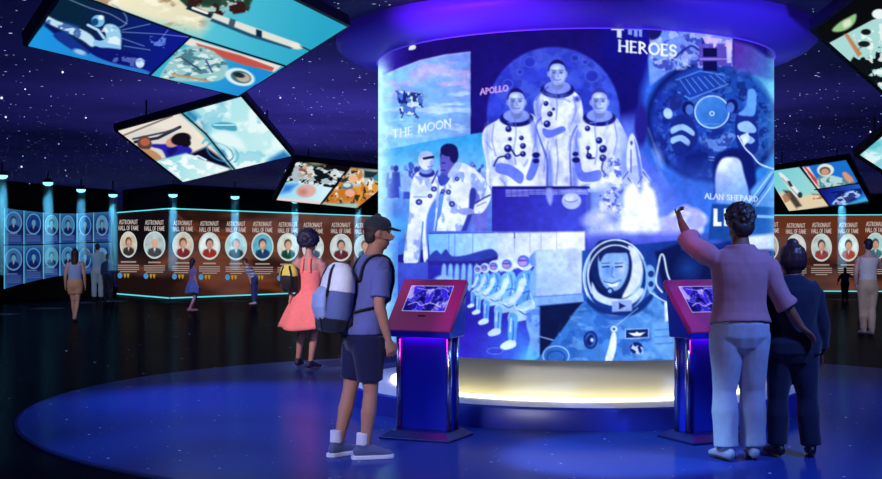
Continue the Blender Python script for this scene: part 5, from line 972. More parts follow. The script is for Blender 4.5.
# ------------------------------------------------------------------ people
TOR = [(.80, .115, .10, 0), (.87, .168, .118, -.012), (.94, .168, .12, -.014), (1.02, .150, .108, 0), (1.10, .142, .102, .002), (1.20, .152, .110, .004), (1.30, .168, .116, .004), (1.38, .176, .106, 0), (1.43, .15, .086, -.006), (1.465, .085, .070, -.012), (1.50, .058, .058, -.01), (1.56, .053, .056, .002)]
def tor(z):
    for p, q in zip(TOR, TOR[1:]):
        if p[0] <= z <= q[0]: t = (z-p[0])/(q[0]-p[0]); return [p[i]+(q[i]-p[i])*t for i in range(4)]
    return list(TOR[-1] if z > 1 else TOR[0])
def newverts(bm, n0): bm.verts.ensure_lookup_table(); return list(bm.verts)[n0:]
class Person:
    def __init__(s, H=1.75, w=1., lean=0., twist=0., head=(0, 0), arms=None, legs=None, vs=.007, fat=1.):
        s.k = H/1.75; s.w = w; s.lean = math.radians(lean); s.tw = math.radians(twist); s.head = head; s.vs = vs; s.fat = fat
        s.arms = {'L': [(-.18, 0, 1.39), (-.225, -.02, 1.12), (-.235, .06, .87), None, .5], 'R': [(.18, 0, 1.39), (.225, -.02, 1.12), (.235, .06, .87), None, .5]}
        s.legs = {'L': [(-.088, 0, .88), (-.10, .015, .48), (-.10, -.02, .085), 8], 'R': [(.088, 0, .88), (.10, .015, .48), (.10, -.02, .085), -8]}
        for d, e in ((s.arms, arms or {}), (s.legs, legs or {})):
            for k_, v in e.items(): d[k_] = v
    def bend(s, verts, full):
        c = .92
        for v in verts:
            f = 1. if full else float(sstep((v.co.z-.84)/.34)); a = s.lean*f; t = s.tw*f
            x, y, z = v.co.x, v.co.y, v.co.z-c; x, y = x*math.cos(t)-y*math.sin(t), x*math.sin(t)+y*math.cos(t)
            v.co = Vector((x, y*math.cos(a)+z*math.sin(a), c-y*math.sin(a)+z*math.cos(a)))
    def scale(s, bm):
        for v in bm.verts: v.co = Vector((v.co.x*s.k, v.co.y*s.k, v.co.z*s.k))
    def torso(s, bm, z0, z1, inf=0., cap='flat', flare=0.):
        n0 = len(bm.verts); zs = [z0]+[r[0] for r in TOR if z0+.015 < r[0] < z1-.015]+[z1]; pts, rad = [], []
        for i, z in enumerate(zs):
            q = tor(z); fl = flare*max(0, (z0+.25-z)/.25); nk = 0 if z > 1.45 else 1; pts.append((0, q[3], z)); rad.append((q[1]*s.w*(s.fat if z < 1.4 else 1)+inf+fl, q[2]*s.w*(s.fat if z < 1.4 else 1)+inf+fl))
        add_tube(bm, pts, rad, 28, cap=cap); s.bend(newverts(bm, n0), False)
    def arm(s, bm, sd, f0=0., f1=2., inf=0., skin=True, cuff=0.):
        sh, el, wr, hd, cu = s.arms[sd]; n0 = len(bm.verts); J = [Vector(sh), Vector(el), Vector(wr)]; RR = [(0, .056), (.12, .058), (.5, .046), (1, .040), (1.2, .043), (1.45, .038), (2, .026)]
        def at(f): return J[0].lerp(J[1], f) if f <= 1 else J[1].lerp(J[2], f-1)
        def rr(f):
            for a, b in zip(RR, RR[1:]):
                if a[0] <= f <= b[0]: return a[1]+(b[1]-a[1])*(f-a[0])/(b[0]-a[0])
            return RR[-1][1]
        fs = [f0]+[f for f in (.12, .3, .5, .75, .92, 1.08, 1.2, 1.45, 1.75) if f0 < f < f1-.04]+[f1]
        sx = -1 if sd == 'L' else 1; inn = Vector((sx*.10, -.005, 1.375)); pts = [inn]+[at(f) for f in fs]; rad = [.045+inf*.5]+[rr(f)*s.fat**.5+inf*(1 if f > .2 else .55)+(cuff*max(0, 1-(f1-f)/.25)) for f in fs]
        add_tube(bm, pts, rad, 16, cap='round' if skin else 'flat')
        if skin: s.hand(bm, J[2], hd or (J[2]-J[1]).normalized(), sx, cu)
        s.bend(newverts(bm, n0), True)
    def hand(s, bm, w, d, sx, curl, point=False):
        d = Vector(d).normalized(); fwd = Vector((0, 1, 0)); th = (fwd-d*d.dot(fwd)); th = (th if th.length > .2 else Vector((0, 0, 1))-d*d.z).normalized(); n = d.cross(th)*(1 if sx > 0 else -1)   # th: thumb side, n: palm side (inwards)
        if n.x*sx > 0: n = -n
        add_tube(bm, [w, w+d*.03, w+d*.065, w+d*.088], [(.024, .024), (.034, .019), (.040, .017), (.036, .014)], 12, ref=th)
        point = curl == 'point'; cu = .9 if point else curl
        for i, (o, L) in enumerate(((.031, .062), (.0105, .072), (-.0105, .067), (-.031, .052))):
            a = 0 if (point and i == 0) else cu; b0 = w+d*.082+th*o; d1 = (d*math.cos(a*.7)+n*math.sin(a*.7)+th*o*2.2).normalized(); d2 = (d*math.cos(a*1.6)+n*math.sin(a*1.6)+th*o*1.2).normalized()
            add_tube(bm, [b0-d*.015, b0, b0+d1*L*.52, b0+d1*L*.52+d2*L*.46], [.0095, .0092, .0085, .0072], 10, ref=th)
        b0 = w+d*.028+th*.026; d1 = (d*.7+th*.75+n*.2).normalized(); d2 = (d*.95+th*.2+n*.3).normalized(); add_tube(bm, [b0-th*.012, b0+d1*.034, b0+d1*.034+d2*.032], [.0125, .0105, .0085], 10, ref=n)
    def leg(s, bm, sd, f0=0., f1=2., inf=0., foot=True, flare=0., rs=1.):
        hp, kn, an, yaw = s.legs[sd]; J = [Vector(hp), Vector(kn), Vector(an)]; RR = [(0, .088), (.25, .084), (.6, .068), (1, .052), (1.15, .052), (1.35, .055), (1.7, .040), (2, .034)]
        def at(f): return J[0].lerp(J[1], f) if f <= 1 else J[1].lerp(J[2], f-1)
        def rr(f):
            for a, b in zip(RR, RR[1:]):
                if a[0] <= f <= b[0]: return a[1]+(b[1]-a[1])*(f-a[0])/(b[0]-a[0])
            return RR[-1][1]
        fs = [f0]+[f for f in (.12, .25, .45, .65, .85, 1, 1.15, 1.35, 1.55, 1.75, 1.9) if f0+.03 < f < f1-.03]+[f1]
        add_tube(bm, [at(f) for f in fs], [(rr(f)*s.w**.5*rs+inf+flare*max(0, f-1.)) for f in fs], 18, cap='flat' if not foot else 'round')
        if foot:
            t = math.radians(yaw); fd = Vector((-math.sin(t), math.cos(t), 0)); a = J[2]; g = a.z-.085
            add_tube(bm, [Vector((a.x, a.y, .05+g))-fd*.035, Vector((a.x, a.y, .045+g))+fd*.06, Vector((a.x, a.y, .03+g))+fd*.13, Vector((a.x, a.y, .022+g))+fd*.175], [(.032, .042), (.040, .04), (.044, .027), (.034, .018)], 14, ref=Vector((fd.y, -fd.x, 0)))
    def headpart(s, bm, face=True):
        n0 = len(bm.verts); zc = 1.635
        add_ball(bm, (0, -.008, zc+.022), (.074, .095, .098)); add_ball(bm, (0, .022, zc-.05), (.057, .068, .07)); add_tube(bm, [(0, .03, zc-.088), (0, .062, zc-.092)], [(.036, .022), (.024, .018)], 10)
        if face:
            add_tube(bm, [(0, .080, zc+.012), (0, .093, zc-.012), (0, .099, zc-.026)], [.010, .012, .014], 10); add_tube(bm, [(-.032, .078, zc+.028), (0, .088, zc+.026), (.032, .078, zc+.028)], [.011, .012, .011], 8)
            add_tube(bm, [(-.022, .078, zc-.056), (0, .088, zc-.054), (.022, .078, zc-.056)], [.007, .009, .007], 8); add_tube(bm, [(-.018, .077, zc-.068), (0, .086, zc-.068), (.018, .077, zc-.068)], [.007, .009, .007], 8)
        for sx in (-1, 1): add_ball(bm, (sx*.074, -.012, zc-.005), (.012, .021, .032), Matrix.Rotation(-.2, 3, 'X'))
        s.turn(newverts(bm, n0)); s.bend(newverts(bm, n0), True)
    def turn(s, verts):
        M = Matrix.Translation((0, -.005, 1.53)) @ Matrix.Rotation(math.radians(s.head[0]), 4, 'Z') @ Matrix.Rotation(math.radians(-s.head[1]), 4, 'X') @ Matrix.Translation((0, .005, -1.53))
        for v in verts: v.co = M @ v.co
    def make(s, name, loc, yaw, skin, label, group=None, face=True, cat='person'):
        bm = BM(); s.torso(bm, .91, 1.56, 0, 'round'); s.headpart(bm, face)
        for sd in 'LR': s.arm(bm, sd); s.leg(bm, sd)
        s.scale(bm); s.o = vox(name, bm, s.vs, skin, smooth=2); s.o.location = loc; s.o.rotation_euler = (0, 0, math.radians(yaw)); tag(s.o, label, cat, group)
        if face:
            for sx in (-1, 1):
                bm = BM(); add_ball(bm, (sx*.031, .083, 1.645), .0115, u=10, v=8); s.turn(bm.verts); s.bend(bm.verts, True); s.scale(bm); obj('eye', bm, M_EYE, s.o, True)
        return s.o
    def top(s, name, m, z0, z1, sleeve, inf=.014, disp=.005, flare=0., cuff=.006, seed=1., label=None, sl_inf=None):
        bm = BM(); s.torso(bm, z0, z1, inf, 'flat', flare)
        if sleeve:
            for sd in 'LR': s.arm(bm, sd, 0, sleeve, inf if sl_inf is None else sl_inf, False, cuff)
        s.scale(bm); return vox(name, bm, s.vs, m, s.o, 6, disp, (8, 8, 5), seed, label)
    def pants(s, name, m, z1, f1, inf=.014, flare=0., disp=.006, seed=2., rs=1.):
        bm = BM(); s.torso(bm, .80, z1, inf); add_ball(bm, (0, -.005, .80), (.10, .098+inf*.5, .085))
        for sd in 'LR': s.leg(bm, sd, 0, f1, inf, False, flare, rs)
        s.scale(bm); return vox(name, bm, s.vs, m, s.o, 6, disp, (9, 9, 3.5), seed)
    def skirt(s, name, m, z1, z0, r0, folds=7, amp=.02, push=(0, 0)):
        bm = BM(); R_ = []; q = tor(z1); seg = 56; n = 14
        for off in (0, -.008):
            for i in range(n+1):
                t = i/n; z = z1+(z0-z1)*t; a = (q[1]+.02)*(1-t)+r0*t+.03*math.sin(PI*t); b = (q[2]+.02)*(1-t)+r0*.9*t+.03*math.sin(PI*t)
                R_.append([bm.verts.new(((a+off+amp*t*math.sin(folds*2*PI*k/seg))*math.cos(2*PI*k/seg)+push[0]*t*t, (b+off+amp*t*math.sin(folds*2*PI*k/seg))*math.sin(2*PI*k/seg)+push[1]*t*t, z-.02*t*math.sin(3*2*PI*k/seg))) for k in range(seg)])
        L = R_[:n+1]+R_[n+1:][::-1]
        for A_, B_ in zip(L, L[1:]+[L[0]]):
            for k in range(seg): bm.faces.new((A_[k], A_[(k+1) % seg], B_[(k+1) % seg], B_[k]))
        s.scale(bm); return obj(name, bm, m, s.o, True)
    def shoes(s, m, sole=None, sz=1., socks=None, high=.0):
        for sd in 'LR':
            hp, kn, an, yaw = s.legs[sd]; t = math.radians(yaw); fd = Vector((-math.sin(t), math.cos(t), 0)); sdv = Vector((fd.y, -fd.x, 0)); a = Vector(an); g = a.z-.085; P = lambda f, z: Vector((a.x, a.y, z+g))+fd*f
            bm = BM(); add_tube(bm, [P(-.055, .056), P(-.01, .062), P(.06, .058), P(.13, .042), P(.185, .034)], [(.034, .040), (.041, .048), (.046, .044), (.050, .031), (.040, .022)], 18, ref=sdv); add_tube(bm, [P(-.012, .07), P(-.02, .115+high)], [(.040, .048), (.044, .054)], 16, ref=sdv, cap='flat')
            s.scale(bm); sh = vox('shoe', bm, s.vs, m, s.o, 2)
            if sole:
                bm = BM(); o = [P(f, 0)+sdv*w_ for f, w_ in ((-.098, -.022), (-.07, -.042), (0, -.046), (.08, -.052), (.15, -.054), (.20, -.040), (.218, -.012), (.218, .012), (.20, .040), (.15, .054), (.08, .052), (0, .046), (-.07, .042), (-.098, .022))]; add_hull(bm, o, [p+Vector((0, 0, .030)) for p in o]); s.scale(bm); obj('sole', bm, sole, sh, bevel=.006)
            if socks: bm = BM(); add_tube(bm, [P(-.02, .10), P(-.018, .135), P(-.014, .19)], [.046, .045, .047], 16, cap='flat'); s.scale(bm); vox('sock', bm, s.vs, socks, s.o, 1, .002)
    def hair(s, m, kind, label=None, r=1.):
        bm = BM(); zc = 1.635
        if kind == 'curly':
            add_ball(bm, (0, -.022, zc+.045), (.086*r, .094*r, .088*r), u=32, v=24); add_ball(bm, (0, -.05, zc-.02), (.076*r, .06*r, .07*r), u=24, v=16); rs = random.Random(3)
            for k in range(150):
                a, b = rs.uniform(0, 2*PI), rs.uniform(-.5, 1.45); c = Vector((.084*r*math.cos(a)*math.cos(b), -.024+.092*r*math.sin(a)*math.cos(b), zc+.045+.086*r*math.sin(b)))
                if c.y > .05 and c.z < zc+.07: continue
                add_ball(bm, c, rs.uniform(.010, .017)*r, u=8, v=6)
        elif kind == 'afro':
            rs = random.Random(5); add_ball(bm, (0, -.035, zc+.055), (.125, .13, .115), u=24, v=18)
            for k in range(260):
                a, b = rs.uniform(0, 2*PI), rs.uniform(-.9, 1.5); c = Vector((.125*math.cos(a)*math.cos(b), -.035+.13*math.sin(a)*math.cos(b), zc+.055+.118*math.sin(b)))
                if c.y > .065 and c.z < zc+.07: continue
                add_ball(bm, c, rs.uniform(.018, .032), u=8, v=6)
        elif kind == 'bob':
            add_tube(bm, [(0, -.016, zc+.125), (0, -.018, zc+.085), (0, -.02, zc+.03), (0, -.03, zc-.03), (0, -.034, zc-.075), (0, -.036, zc-.095)], [(.05, .055), (.094, .105), (.110, .118), (.112, .106), (.098, .088), (.07, .06)], 28); 
        elif kind == 'long':
            add_tube(bm, [(0, -.018, zc+.115), (0, -.02, zc+.08), (0, -.025, zc+.02), (0, -.045, zc-.06), (0, -.065, zc-.16), (0, -.075, zc-.26), (0, -.08, zc-.33)], [(.05, .055), (.083, .098), (.09, .10), (.09, .07), (.085, .05), (.07, .04), (.04, .02)], 22)
        else:
            add_ball(bm, (0, -.022, zc+.04), (.080, .092, .090), u=24, v=18); add_ball(bm, (0, -.052, zc-.025), (.068, .050, .06), u=20, v=14)
        s.turn(bm.verts); s.bend(bm.verts, True); s.scale(bm); return vox('hair', bm, min(s.vs, .007) if s.vs < .01 else s.vs, m, s.o, 1 if kind in ('curly', 'afro') else 2, .006 if kind in ('bob', 'long') else .003, (30, 30, 6 if kind in ('bob', 'long') else 30), 4., label)
def cloth(name, col, rough=.85, var=.12, sc=25, sheen=.15): return mat(name, col, rough, var=var, vscale=sc, spec=.2, sheen=sheen)
M_EYE = mat('eye_white', (190, 190, 196), .2)
sk_a = mat('skin_warm', (176, 122, 104), .55, var=.06, vscale=20, spec=.3); sk_b = mat('skin_brown', (120, 74, 62), .55, var=.06, vscale=20, spec=.3); sk_c = mat('skin_pale', (206, 160, 142), .55, var=.05, vscale=20, spec=.3)
hair_black = mat('hair_black', (26, 20, 28), .6, var=.3, vscale=60); hair_blue = mat('hair_blue_black', (30, 28, 64), .6, var=.3, vscale=60); hair_brown = mat('hair_dark_brown', (44, 24, 26), .55, var=.3, vscale=60)
def at_px(px, Y, z=0.): return ((px-CX)/F*Y, Y, z)
# --- visitor with the white backpack
p1 = Person(1.70, 1.08, lean=9, head=(-6, -2), arms={'R': [(.18, 0, 1.39), (.215, .01, 1.12), (.222, .115, .885), None, .55], 'L': [(-.18, 0, 1.39), (-.215, .02, 1.12), (-.215, .13, .89), None, .55]},
            legs={'R': [(.088, 0, .88), (.095, .02, .48), (.095, -.025, .085), -4], 'L': [(-.088, 0, .88), (-.10, -.075, .48), (-.105, -.165, .085), 26]}, vs=.0065)
P1 = p1.make('person', at_px(364, 8.5, 0), -68, sk_a, 'standing person in dark cap, blue shirt and navy shorts with a white backpack')
SH1 = p1.top('shirt', cloth('shirt_slate_blue', (96, 100, 168)), .90, 1.475, .80, .017, .006, .012, .012); p1.pants('shorts', cloth('shorts_navy', (24, 26, 66)), 1.0, .80, .022, .012, .007, rs=1.14)
p1.shoes(cloth('shoe_grey_blue', (84, 92, 132), .7), mat('sole_white', (214, 214, 226), .6), 1., cloth('sock_white', (210, 206, 226)))
p1.hair(mat('hair_short', (50, 36, 40), .7, var=.2, vscale=60), 'short')
def cap(p, m, m2):
    zc = 1.635; bm = BM(); R_ = []
    n0 = 0; add_tube(bm, [(0, -.012, zc+.052), (0, -.012, zc+.075), (0, -.014, zc+.100), (0, -.016, zc+.121), (0, -.016, zc+.131)], [(.087, .105), (.086, .103), (.075, .09), (.05, .06), (.02, .025)], 28); p.turn(bm.verts); p.bend(bm.verts, True); p.scale(bm); c = vox('cap', bm, .006, m, p.o, 2)
    bm = BM(); n = 17; T, Bt = [], []
    for i in range(n):
        a = PI*i/(n-1); x = .082*math.cos(a); T.append((x, .062+.105*math.sin(a)**.8, zc+.060-.016*math.sin(a)-.9*x*x))
    T = [Vector(v) for v in T]+[Vector((x, .05, zc+.066)) for x in (-.05, 0, .05)]; add_hull(bm, [v-Vector((0, 0, .007)) for v in T], T); p.turn(bm.verts); p.bend(bm.verts, True); p.scale(bm); obj('brim', bm, m2, c)
    return c
cap(p1, cloth('cap_charcoal', (50, 52, 66)), cloth('cap_brim', (44, 46, 58)))
# the backpack, worn on the back
def backpack(name, o, at, yaw, tilt, sc, mats, label, straps=None):
    t = empty(name, at, yaw); tag(t, label, 'backpack'); M = Matrix.Rotation(tilt, 4, 'X'); mw, mb, md, ml = mats
    def fin(bm): 
        for v in bm.verts: v.co = (M @ v.co)*sc
        return bm
    prof = [(-.25, .10, .055), (-.235, .14, .09), (-.12, .165, .115), (.02, .165, .115), (.13, .15, .10), (.20, .115, .075), (.235, .06, .045)]
    def seg(z0, z1, inf): 
        zs = [z0]+[q[0] for q in prof if z0+.01 < q[0] < z1-.01]+[z1]; out = []
        for z in zs:
            for a, b in zip(prof, prof[1:]):
                if a[0] <= z <= b[0]: k = (z-a[0])/(b[0]-a[0]); out.append((z, a[1]+(b[1]-a[1])*k+inf, a[2]+(b[2]-a[2])*k+inf)); break
        return out
    def part(nm, z0, z1, inf, m, lb=None):
        bm = BM(); q = seg(z0, z1, inf); add_tube(bm, [(0, -.05*0, z) for z, a, b in q], [(a, b) for z, a, b in q], 30, cap='flat'); fin(bm); return vox(nm, bm, .007, m, t, 3, .003, (9, 9, 9), 3., lb)
    part('main_bag', -.25, .234, 0, mb); part('upper_panel', .035, .234, .007, mw, 'white top panel'); part('base_panel', -.25, -.15, .008, md, 'dark padded bottom')
    bm = BM(); add_tube(bm, [(0, -.095, -.14), (0, -.115, -.08), (0, -.118, -.01), (0, -.105, .035)], [(.10, .035), (.118, .045), (.115, .045), (.095, .03)], 22, cap='round'); fin(bm); vox('front_pocket', bm, .007, ml, t, 2, .003, label='pale blue front pocket')
    for sx in (-1, 1):
        bm = BM(); P = []
        for i in range(15):
            z_ = .212-i*.032; x_ = .052+.045*math.sin(PI*min(1, i/11)); q_ = seg(z_, z_+.02, .010)[0]; P.append((sx*x_, -q_[2]*math.sqrt(1-(x_/q_[1])**2), z_))
        add_tube(bm, P, [(.020, .007)]*15, 8, cap='flat'); fin(bm); obj('compression_strap', bm, md, t, True, label='dark strap down the front')
    bm = BM(); add_tube(bm, [(-.03, .05, .22), (-.02, .055, .26), (.02, .055, .26), (.03, .05, .22)], [.008]*4, 8); fin(bm); obj('grab_loop', bm, md, t, True)
    for P in straps or []:
        bm = BM(); cs = catmull(P, 6, False); add_tube(bm, [Vector(c) for c in cs], [(.024, .009)]*len(cs), 10, ref=Vector((1, 0, 0))); obj('shoulder_strap', bm, md, t, True)
    return t
bw, bb, bd, bl = cloth('pack_white', (226, 226, 240), .7), cloth('pack_slate', (92, 104, 160), .7), cloth('pack_dark', (24, 24, 44), .7), cloth('pack_pale_blue', (150, 168, 216), .7)
yw = math.radians(-68); fw = Vector((-math.sin(yw), math.cos(yw), 0)); pos = Vector(at_px(364, 8.5, 0))-fw*.203+Vector((0, 0, 1.135))
PACK = backpack('backpack', None, pos, yw, math.radians(-8), 1.02, (bw, bb, bd, bl), 'white and slate blue backpack worn by the capped visitor', [])
from mathutils.bvhtree import BVHTree
bvh = BVHTree.FromPolygons([v.co for v in SH1.data.vertices], [p.vertices for p in SH1.data.polygons])
MP = Matrix.Translation(P1.location) @ Matrix.Rotation(yw, 4, 'Z'); MB = (Matrix.Translation(pos) @ Matrix.Rotation(yw, 4, 'Z')).inverted() @ MP
for sx in (-1, 1):                                                   # straps lie on the shirt, over the shoulders and under the arms
    P = []
    for i in range(26):
        t = math.radians(168-i*8.1); x = sx*(.098+.012*math.sin(PI*i/25)); d = Vector((0, math.cos(t), math.sin(t))); c = Vector((x, .055, 1.22)); h = bvh.ray_cast(c+d*.7, -d)
        if h[0] is not None: P.append(MB @ (h[0]+d*.010))
    for i in range(9):
        f = math.radians(52-i*15); z = 1.115-.012*i; d = Vector((sx*math.cos(f), math.sin(f), 0)); h = bvh.ray_cast(Vector((0, .035, z))+d*.6, -d)
        if h[0] is not None: P.append(MB @ (h[0]+d*.010))
    P = [Vector((sx*.085, .08, .17))]+P+[Vector((sx*.13, .06, -.19))]
    bm = BM(); add_tube(bm, P, [(.024, .008)]*len(P), 10, ref=Vector((1, 0, 0))); obj('shoulder_strap', bm, bd, PACK, True)
# --- pointing visitor in white trousers
p2 = Person(1.76, 1.06, head=(10, 8), arms={'L': [(-.18, 0, 1.39), (-.30, .15, 1.50), (-.325, .30, 1.655), Vector((-.1, .55, .8)), 'point'], 'R': [(.18, 0, 1.39), (.27, -.06, 1.13), (.41, -.075, .925), Vector((.75, -.05, -.6)), .4]},
            legs={'L': [(-.088, 0, .88), (-.105, .01, .48), (-.105, -.02, .085), 10], 'R': [(.088, 0, .88), (.095, .03, .48), (.105, .02, .085), -12]}, vs=.007)
P2 = p2.make('person', at_px(740, 8.36, 0), 6, sk_b, 'standing person in pinkish top and white trousers, pointing up at the pictures')
p2.top('sweater', cloth('sweater_rose', (160, 108, 124)), .945, 1.49, 1.32, .029, .008, .01, .012); p2.pants('trousers', cloth('trousers_white', (160, 158, 178)), .985, 1.97, .024, .022, .008, rs=1.12); p2.shoes(cloth('shoe_pale', (150, 146, 166), .7)); p2.hair(hair_brown, 'curly', r=1.14)
# --- companion in dark clothes
p3 = Person(1.50, 1.28, head=(6, 2), arms={'R': [(.185, 0, 1.39), (.25, -.02, 1.10), (.265, .05, .86), None, .5], 'L': [(-.185, 0, 1.39), (-.235, .0, 1.10), (-.235, .10, .87), None, .5]}, legs={'L': [(-.09, 0, .88), (-.11, .02, .48), (-.12, .0, .085), 12], 'R': [(.09, 0, .88), (.125, .0, .48), (.15, -.03, .085), -14]}, vs=.0075)
P3 = p3.make('person', at_px(792, 8.52, 0), 2, sk_b, 'shorter person in dark navy clothes with bobbed hair, seen from behind')
p3.top('jacket', cloth('jacket_navy', (22, 24, 50)), .86, 1.50, 1.85, .02, .007, .012, .01); p3.pants('trousers', cloth('trousers_navy', (22, 24, 54)), 1.0, 1.97, .022, .02, .008, rs=1.1); p3.shoes(mat('shoe_black', (18, 18, 28), .5)); p3.hair(mat('hair_auburn_black', (50, 24, 30), .5, var=.3, vscale=60), 'bob', r=1.)
# --- visitor in pink with an afro
p4 = Person(1.67, .94, lean=-1, head=(-10, 0), arms={'L': [(-.18, 0, 1.40), (-.26, -.10, 1.15), (-.215, -.12, .95), Vector((-.1, -.1, -1)), 1.0], 'R': [(.18, 0, 1.40), (.21, .03, 1.12), (.2, .16, .92), None, .5]},
            legs={'L': [(-.085, 0, .88), (-.15, .06, .50), (-.21, .06, .10), 14], 'R': [(.085, 0, .88), (.075, -.01, .48), (.05, -.08, .085), -10]}, vs=.011)
Y4 = 14.9; P4 = p4.make('person', at_px(310, Y4, -.0), -22, mat('skin_rose', (186, 132, 128), .55), 'standing person in a coral pink halter top and flared skirt with rounded dark hair'); 
pk = cloth('coral_pink', (246, 128, 132)); p4.top('halter_top', pk, .98, 1.28, None, .016, .004); p4.skirt('skirt', pk, 1.03, .53, .37, 6, .025, (-.035, -.02)); p4.hair(hair_blue, 'afro')
for sx in (-1, 1):
    bm = BM(); P = [(sx*.06, -.118, 1.26), (sx*.05, -.115, 1.34), (sx*.05, -.10, 1.42), (sx*.05, -.03, 1.475), (sx*.05, .06, 1.45), (sx*.06, .12, 1.36), (sx*.07, .135, 1.27)]; add_tube(bm, P, [(.022, .008)]*7, 8); p4.bend(bm.verts, True); p4.scale(bm); obj('strap', bm, pk, p4.o, True)
p4.shoes(mat('shoe_violet_dark', (60, 44, 84), .5))
yw4 = math.radians(-22); M4 = Matrix.Translation(at_px(310, Y4, 0)) @ Matrix.Rotation(yw4, 4, 'Z')
backpack('backpack', None, M4 @ Vector((-.20, -.17, 1.13)), yw4, math.radians(6), .72, (cloth('pack_yellow', (214, 200, 96), .7), cloth('pack_black', (26, 24, 32), .7), cloth('pack_black2', (18, 18, 26), .7), cloth('pack_black3', (34, 32, 40), .7)), 'small black backpack with a yellow top, carried by the visitor in pink')
# --- small figures in the distance
def small(px, Y, H, yaw, skin, label, build, face=False, **kw):
    p = Person(H, kw.pop('w', 1.), vs=.016*max(.8, H/1.75), **kw); p.make('person', at_px(px, Y, -.02), yaw, skin, label, face=face); build(p); return p
def b_tank(p): p.top('tank_top', cloth('tank_blue', (150, 176, 236)), 1.0, 1.40, None, .018, .004); p.pants('shorts', cloth('shorts_tan', (206, 158, 128)), 1.02, .55, .022, rs=1.1); p.hair(hair_brown, 'long'); p.shoes(mat('sandal', (190, 160, 140), .6))
small(75, 25.6, 1.52, 10, sk_c, 'person in light blue tank top and tan shorts, walking by the blue panels', b_tank, legs={'L': [(-.085, 0, .88), (-.05, .06, .48), (-.03, .10, .085), 4], 'R': [(.085, 0, .88), (.06, -.02, .48), (.02, -.12, .10), -4]})
def b_pale(p): p.top('shirt', cloth('shirt_pale_blue', (150, 180, 214)), .92, 1.48, 1.2, .02, .005); p.pants('trousers', cloth('trousers_pale', (176, 186, 206)), 1.0, 1.96, .024, .015, rs=1.1); p.hair(hair_black, 'short'); p.shoes(mat('shoe_black', (18, 18, 28), .5))
small(97.5, 36.6, 1.72, 20, sk_c, 'person in pale clothes, one hand raised to a blue panel', b_pale, arms={'L': [(-.18, 0, 1.39), (-.33, .12, 1.48), (-.36, .22, 1.70), Vector((-.1, .3, .9)), .3]})
def b_kid(p): p.top('shirt', cloth('kid_dark_blue', (36, 46, 96)), .9, 1.48, 1.6, .022, .004); p.pants('trousers', cloth('kid_dark', (22, 24, 48)), 1.0, 1.96, .024, .01, rs=1.1); p.hair(hair_black, 'short'); p.shoes(mat('shoe_black', (18, 18, 28), .5))
small(108, 36.2, 1.42, -5, sk_b, 'shorter person in dark clothes standing close to the blue panels', b_kid)
def b_girl(p): p.top('blouse', cloth('blouse_violet', (140, 116, 190)), 1.0, 1.47, .7, .018, .004); p.skirt('skirt', cloth('skirt_blue', (96, 120, 214)), 1.04, .62, .27, 6, .02); p.hair(hair_blue, 'long'); p.shoes(mat('shoe_pink', (210, 150, 180), .6))
small(193, 29.5, 1.30, -55, mat('skin_violet_tint', (196, 150, 176), .55), 'girl in a blue skirt with long dark hair, walking past the mural', b_girl, legs={'L': [(-.085, 0, .88), (-.09, .14, .50), (-.09, .02, .10), 0], 'R': [(.085, 0, .88), (.09, .02, .48), (.09, -.16, .10), 0]})
def b_boy(p):
    p.top('striped_shirt', M_STRIPE, .92, 1.48, .85, .02, .004); p.pants('jeans', cloth('jeans_blue', (60, 72, 150)), 1.0, 1.95, .022, .01, rs=1.1); p.hair(hair_blue, 'short'); p.shoes(mat('shoe_white', (206, 210, 226), .6))
M_STRIPE, nt, b = node_mat('striped_cloth'); wv = nt.nodes.new('ShaderNodeTexWave'); wv.bands_direction = 'Z'; wv.inputs['Scale'].default_value = 3.6; tc = nt.nodes.new('ShaderNodeTexCoord'); nt.links.new(tc.outputs['Object'], wv.inputs['Vector']); rp = nt.nodes.new('ShaderNodeValToRGB'); rp.color_ramp.interpolation = 'CONSTANT'; rp.color_ramp.elements[1].position = .5
rp.color_ramp.elements[0].color = list(srgb((214, 216, 236)))+[1]; rp.color_ramp.elements[1].color = list(srgb((96, 112, 190)))+[1]; nt.links.new(wv.outputs['Fac'], rp.inputs[0]); nt.links.new(rp.outputs[0], b.inputs['Base Color']); b.inputs['Roughness'].default_value = .85
small(254, 33.5, 1.36, 72, sk_c, 'boy in a striped shirt and blue jeans, stooping towards the mural', b_boy, lean=30, arms={'L': [(-.18, 0, 1.39), (-.2, .03, 1.12), (-.19, .08, .88), None, .4], 'R': [(.18, 0, 1.39), (.21, .03, 1.12), (.2, .08, .88), None, .4]}, legs={'L': [(-.088, 0, .88), (-.09, -.02, .48), (-.11, -.06, .085), 6], 'R': [(.088, 0, .88), (.09, -.02, .48), (.11, .02, .085), -6]})
def b_wht(p): p.top('top', cloth('top_white', (206, 210, 236)), .98, 1.42, None, .02, .005); p.pants('trousers', cloth('trousers_beige', (196, 176, 168)), 1.02, 1.96, .018, .008, rs=1.05); p.hair(hair_blue, 'short'); p.shoes(mat('shoe_pale_beige', (190, 180, 190), .6))
small(868, 21.3, 1.70, 2, mat('skin_lilac', (196, 164, 178), .55), 'person in white top and beige trousers, standing in front of the right mural', b_wht, w=.95, arms={'R': [(.18, 0, 1.39), (.27, .10, 1.22), (.19, .25, 1.40), None, .4], 'L': [(-.18, 0, 1.39), (-.24, -.03, 1.14), (-.2, .06, .92), None, .4]}, legs={'L': [(-.085, 0, .88), (-.08, .06, .48), (-.05, .08, .085), 4], 'R': [(.085, 0, .88), (.07, 0, .48), (.03, -.10, .085), -4]})
